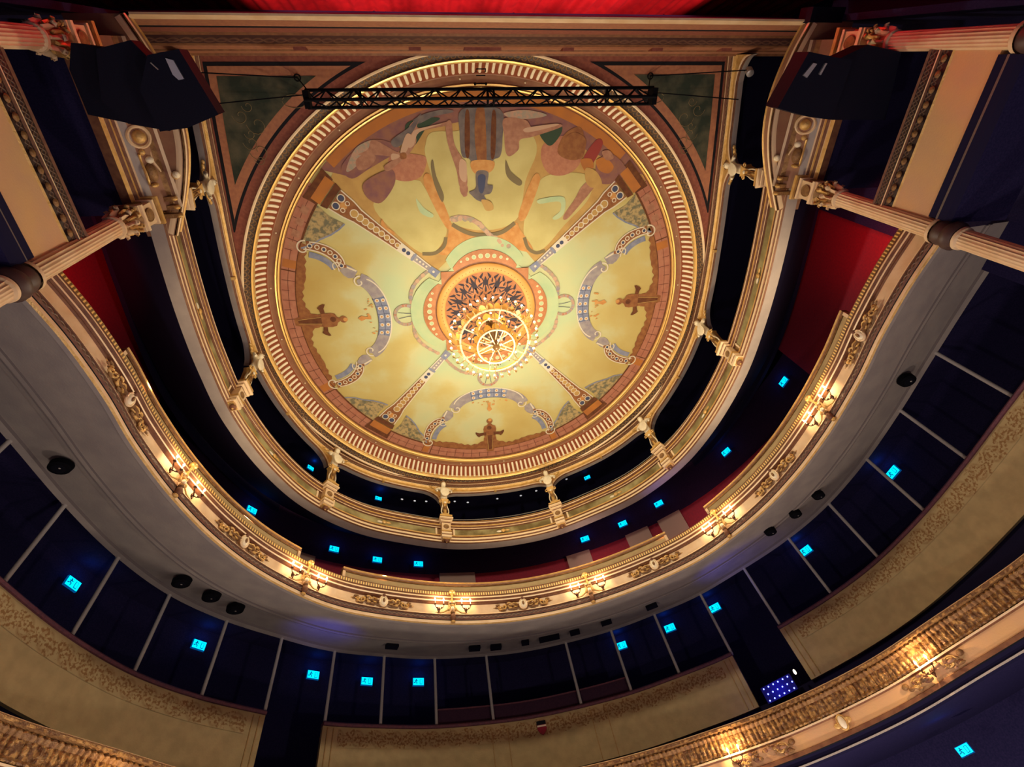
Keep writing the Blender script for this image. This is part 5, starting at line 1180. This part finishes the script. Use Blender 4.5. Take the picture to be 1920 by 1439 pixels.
person([(6, 'p_plum', ((640, 315), (665, 282), (700, 262), (735, 268), (750, 282), (720, 300), (690, 318), (660, 335))), (7, 'p_flesh', ((668, 300), (690, 285), (705, 296), (690, 315), (672, 318)))])
person([(10, 'p_flesh_light', ((757, 262), (764, 250), (772, 256), (766, 276), (756, 292), (750, 288))), (11, 'p_brown', ((750, 288), (760, 286), (762, 296), (752, 298)))])
person([(7, 'p_grey', ((775, 225), (800, 212), (835, 205), (850, 210), (815, 218), (785, 232)))])
person([(7, 'p_garland', ((945, 212), (985, 206), (1025, 215), (1000, 222), (960, 222)))])
person([(7, 'p_shadow', ((812, 300), (818, 330), (832, 365), (828, 378), (814, 345), (808, 312)))]); person([(7, 'p_mint', ((780, 372), (795, 390), (812, 402), (808, 408), (788, 398)))])
person([(7, 'p_mint', ((1050, 395), (1048, 378), (1012, 382), (1010, 374), (1050, 368), (1060, 378), (1056, 402), (1042, 412), (1036, 408)))]); person([(7, 'p_shadow', ((948, 300), (958, 322), (978, 340), (972, 348), (950, 330)))])
person([(9, 'p_deep', ((872, 214), (880, 214), (880, 290), (872, 286)))]); person([(9, 'p_deep', ((922, 214), (930, 216), (928, 288), (920, 292)))])
person([(8, 'p_orange2', ((1118, 300), (1135, 296), (1150, 312), (1140, 325), (1122, 318)))]); person([(9, 'p_flesh', ((1128, 285), (1142, 282), (1150, 296), (1136, 300)))])
person([(9, 'p_flesh', ((866, 360), (874, 358), (876, 366), (869, 369)))]); person([(6, 'p_orange', ((716, 410), (725, 425), (740, 436), (735, 442), (716, 428)))])
# ceiling rose
rose = thing('ceiling_rose', 'gilded pierced rose in an orange four-lobed field above the chandelier', 'ceiling rose', (0, 5.913, 13.02))
mb = MB(); pts = []
for i in range(240):
    a = 2*PI*i/240; q = ((a+PI/4) % (PI/2))-PI/4; r = 2.02*math.cos(min(abs(q)*1.0, .70)) if abs(q) < .62 else 1.60
    r = 2.08-.28*(q/.62)**2 if abs(q) < .62 else 1.55
    pts.append((r*math.sin(a), r*math.cos(a)))
mb.prism(pts, .012, .03, 'p_mint'); mb.build('mint_field', rose)
mb = MB(); pts = []
for i in range(360):
    a = 2*PI*i/360; q = ((a+PI/4) % (PI/2))-PI/4
    r = (.72*math.cos(q)+math.sqrt(max(0, 1.02**2-(.72*math.sin(q))**2))) if abs(q) < .60 else 0
    r = max(r, 1.18/max(math.cos(abs(q)-.0), math.sin(abs(q)+.0))*1.0 if abs(q) > .60 else 1.3); r = min(r, 1.74); pts.append((r*math.sin(a), r*math.cos(a)))
mb.prism(pts, -.005, .012, 'rose_wood'); lob = mb.build('lobed_field', rose)
mb = MB()
for k_ in range(4):
    for j, rr in ((-3, .022), (-2, .035), (-1, .048), (0, .055), (1, .055), (2, .048), (3, .035), (4, .02)):
        a = k_*PI/2+(j-.4)*.115; mb.lathe([(0, -.012), (rr, -.012), (rr, -.004)], 'p_mint', 14, T=TR(1.57*math.sin(a), 1.57*math.cos(a), 0)); mb.lathe([(rr, -.012), (rr+.012, -.014), (rr+.014, -.004)], 'cream_line', 14, T=TR(1.57*math.sin(a), 1.57*math.cos(a), 0), caps=False)
mb.build('painted_dots', lob)
mb = MB(); k_ = [(1.14, -.03), (1.15, -.06), (1.20, -.075), (1.34, -.06), (1.37, -.04), (1.38, .0), (1.39, 0.01)]
mb.lathe(k_, 'rose_gilt', 96, caps=False); mb.lathe([(1.385, -.012), (1.41, -.01), (1.41, .0)], 'umber', 96, caps=False)
for i in range(72): mb.ell((1.235*math.sin(2*PI*i/72), 1.235*math.cos(2*PI*i/72), -.072), (.012, .012, .008), 'flute_gap', 6)
mb.build('gilt_ring', rose)
mb = MB(); mb.lathe([(0, -.02), (1.16, -.02), (1.16, .0), (0, .0)], 'rose_wood', 64); gr = mb.build('pierced_plate', rose)
mb = MB(); random.seed(21)
def leafp(r, a, L_, W_, rot, z=-.024):
    c, s_ = math.cos(rot), math.sin(rot); x0, y0 = r*math.sin(a), r*math.cos(a); pts = []
    for i in range(14):
        t = 2*PI*i/14; u = math.cos(t)*L_; v = math.sin(t)*W_*(1-.5*math.cos(t)); pts.append((x0+u*c-v*s_, y0+u*s_+v*c))
    tri = tessellate_polygon([[Vector((p, q, 0)) for p, q in pts]]); mb.add([(p, q, z) for p, q in pts], [tuple(t) for t in tri], 'grille_hole', smooth=False)
for k_ in range(16):
    a = 2*PI*k_/16; rd = PI/2-a
    leafp(.88, a, .20 if k_ % 2 else .13, .045, rd); leafp(1.04, a+.10, .09, .03, rd+.5); leafp(1.04, a-.10, .09, .03, rd-.5); leafp(.80, a+.16, .11, .025, rd+.9); leafp(.66, a, .10, .028, rd); leafp(.55, a+.2, .07, .022, rd+.6); leafp(.42, a, .07, .02, rd); leafp(.92, a+.19, .07, .022, rd-.3); leafp(.70, a+.2, .05, .02, rd-1)
def stroke(pts, w_):
    P = [np.array(p) for p in pts]; n = len(P); vs_ = []
    for i in range(n):
        t = P[min(i+1, n-1)]-P[max(i-1, 0)]; t /= max(1e-9, np.linalg.norm(t)); nn = np.array([-t[1], t[0]]); ww = w_*math.sin(PI*(i+.6)/(n+.2))
        for q in (P[i]+nn*ww, P[i]-nn*ww): vs_.append((q[0], q[1], -.0245))
    mb.add(vs_, [(2*i, 2*i+1, 2*i+3, 2*i+2) for i in range(n-1)], 'grille_hole', smooth=False)
for k_ in range(16):
    a = 2*PI*k_/16+PI/16
    for sg in (-1, 1):
        stroke([((.62+.42*t)*math.sin(a+sg*(.03+.11*math.sin(t*3.1))), (.62+.42*t)*math.cos(a+sg*(.03+.11*math.sin(t*3.1)))) for t in [i/10 for i in range(11)]], .020)
        stroke([((.25+.28*t)*math.sin(a+sg*.22*math.sin(t*2.8)), (.25+.28*t)*math.cos(a+sg*.22*math.sin(t*2.8))) for t in [i/8 for i in range(9)]], .016)
mb.build('piercing', gr)

# ================================================================== CHANDELIER
ch = thing('chandelier', 'large gilded chandelier with rings of lit candle bulbs below the ceiling rose', 'chandelier', (0, 5.93, 11.2))
mb = MB(); mb.tube([(0, 0, -.25), (0, 0, 1.82)], .03, 'lamp_gilt', 8)
mb.lathe([(.02, -.30), (.07, -.26), (.10, -.15), (.05, -.05), (.07, .1), (.13, .2), (.16, .35), (.06, .5), (.05, .9), (.10, 1.0), (.04, 1.1)], 'lamp_gilt_dark', 16); mb.build('stem', ch)
def hoop(R_, z, r, nm, npet, parent):
    mb = MB(); mb.tube([(R_*math.cos(2*PI*i/72), R_*math.sin(2*PI*i/72), z) for i in range(72)], r*1.25, 'lamp_hoop', 8, closed=True)
    mb.tube([(R_*1.015*math.cos(2*PI*i/72), R_*1.015*math.sin(2*PI*i/72), z+.09) for i in range(72)], r*.9, 'lamp_petal', 6, closed=True); h = mb.build(nm, parent)
    mb = MB()
    for i in range(npet):
        T = Matrix.Rotation(2*PI*i/npet, 4, 'Z'); w = PI*R_/npet*.9
        mb.prism([(-w, 0), (w, 0), (w*1.05, .08), (w*.5, .145), (0, .165), (-w*.5, .145), (-w*1.05, .08)], -.008, .008, 'lamp_petal', T=T@Matrix.Translation((R_+.02, 0, z+.03))@Matrix.Rotation(PI/2, 4, 'Z')@Matrix.Rotation(PI/2+.5, 4, 'X'))
    mb.build('petal_crest', h); return h
hoop(.86, -.02, .022, 'large_hoop', 30, ch); hoop(.46, -.32, .018, 'small_hoop', 16, ch); hoop(.34, .55, .016, 'crown_hoop', 10, ch)
mb = MB()
for k_ in range(3):
    a = .5+k_*PI/3
    if k_ == 1: a += .2
    mb.tube([(-.86*math.cos(a), -.86*math.sin(a), -.02), (0, 0, -.10), (.86*math.cos(a), .86*math.sin(a), -.02)], .018, 'lamp_hoop', 6)
for k_ in range(8):
    a = 2*PI*k_/8; mb.tube([(.86*math.cos(a), .86*math.sin(a), 0), (.7*math.cos(a), .7*math.sin(a), .25), (.34*math.cos(a), .34*math.sin(a), .55), (.05*math.cos(a), .05*math.sin(a), .95)], .012, 'lamp_gilt', 6)
    mb.tube([(.86*math.cos(a), .86*math.sin(a), -.02), (.66*math.cos(a), .66*math.sin(a), -.24), (.46*math.cos(a), .46*math.sin(a), -.32)], .010, 'lamp_gilt', 5)
for k_ in range(4):
    a = .4+PI*k_/4; mb.tube([(-.46*math.cos(a), -.46*math.sin(a), -.32), (.46*math.cos(a), .46*math.sin(a), -.32)], .013, 'lamp_hoop', 5)
mb.build('spokes', ch)
mb = MB(); mb.lathe([(.02, -.44), (.05, -.42), (.09, -.36), (.07, -.33)], 'lamp_gilt_dark', 20)
for k_ in range(40):
    a = random.random()*2*PI; r = random.uniform(.1, .75); z = -.25+random.random()*.4
    mb.ell((r*math.cos(a), r*math.sin(a), z), (.022, .022, .045), 'lamp_gilt_dark' if k_ % 2 else 'crystal', 6)
mb.split('drop', ch)
mb = MB(); mb.tube([(.84, 0, -.02), (.93, 0, -.12), (1.04, 0, -.11), (1.10, 0, -.03), (1.10, 0, .0)], .010, 'lamp_gilt', 5); mb.ell((.93, 0, -.11), (.03, .02, .02), 'lamp_gilt', 6); mb.lathe([(.01, 0), (.035, .01), (.04, .022), (.015, .03)], 'lamp_gilt', 10, T=TR(1.10, 0, 0)); am = mb.build('arm'); arm_me = am.data; bpy.data.objects.remove(am)
mb = MB(); mb.lathe([(.013, 0), (.013, .07), (.006, .075)], 'lamp_gilt_dark', 8); am = mb.build('candle'); can_me = am.data; bpy.data.objects.remove(am)
mb = MB(); mb.lathe([(.008, 0), (.027, .02), (.030, .045), (.018, .075), (.002, .10)], 'bulb', 8); am = mb.build('bulb'); bul_me = am.data; bpy.data.objects.remove(am)
def candle(R_, a, z, arm=True, sc=1):
    if arm: o = bpy.data.objects.new('arm', arm_me); C.objects.link(o); o.parent = ch; o.rotation_euler = (0, 0, a); o.location = (0, 0, z); o.scale = (R_/1.10, R_/1.10, 1)
    c = bpy.data.objects.new('candle', can_me); C.objects.link(c); c.parent = ch; c.location = (R_*math.cos(a), R_*math.sin(a), z+.03); c.scale = (sc, sc, sc)
    b = bpy.data.objects.new('bulb', bul_me); C.objects.link(b); b.parent = c; b.location = (0, 0, .07)
for i in range(36): candle(1.10, 2*PI*i/36, .0)
for i in range(16): candle(.64, 2*PI*(i+.5)/16, -.16, False, .9)
for i in range(6): candle(.14, 2*PI*i/6, -.36, False, .9)
for i in range(8): candle(.42, 2*PI*i/8, .62, False, .9)
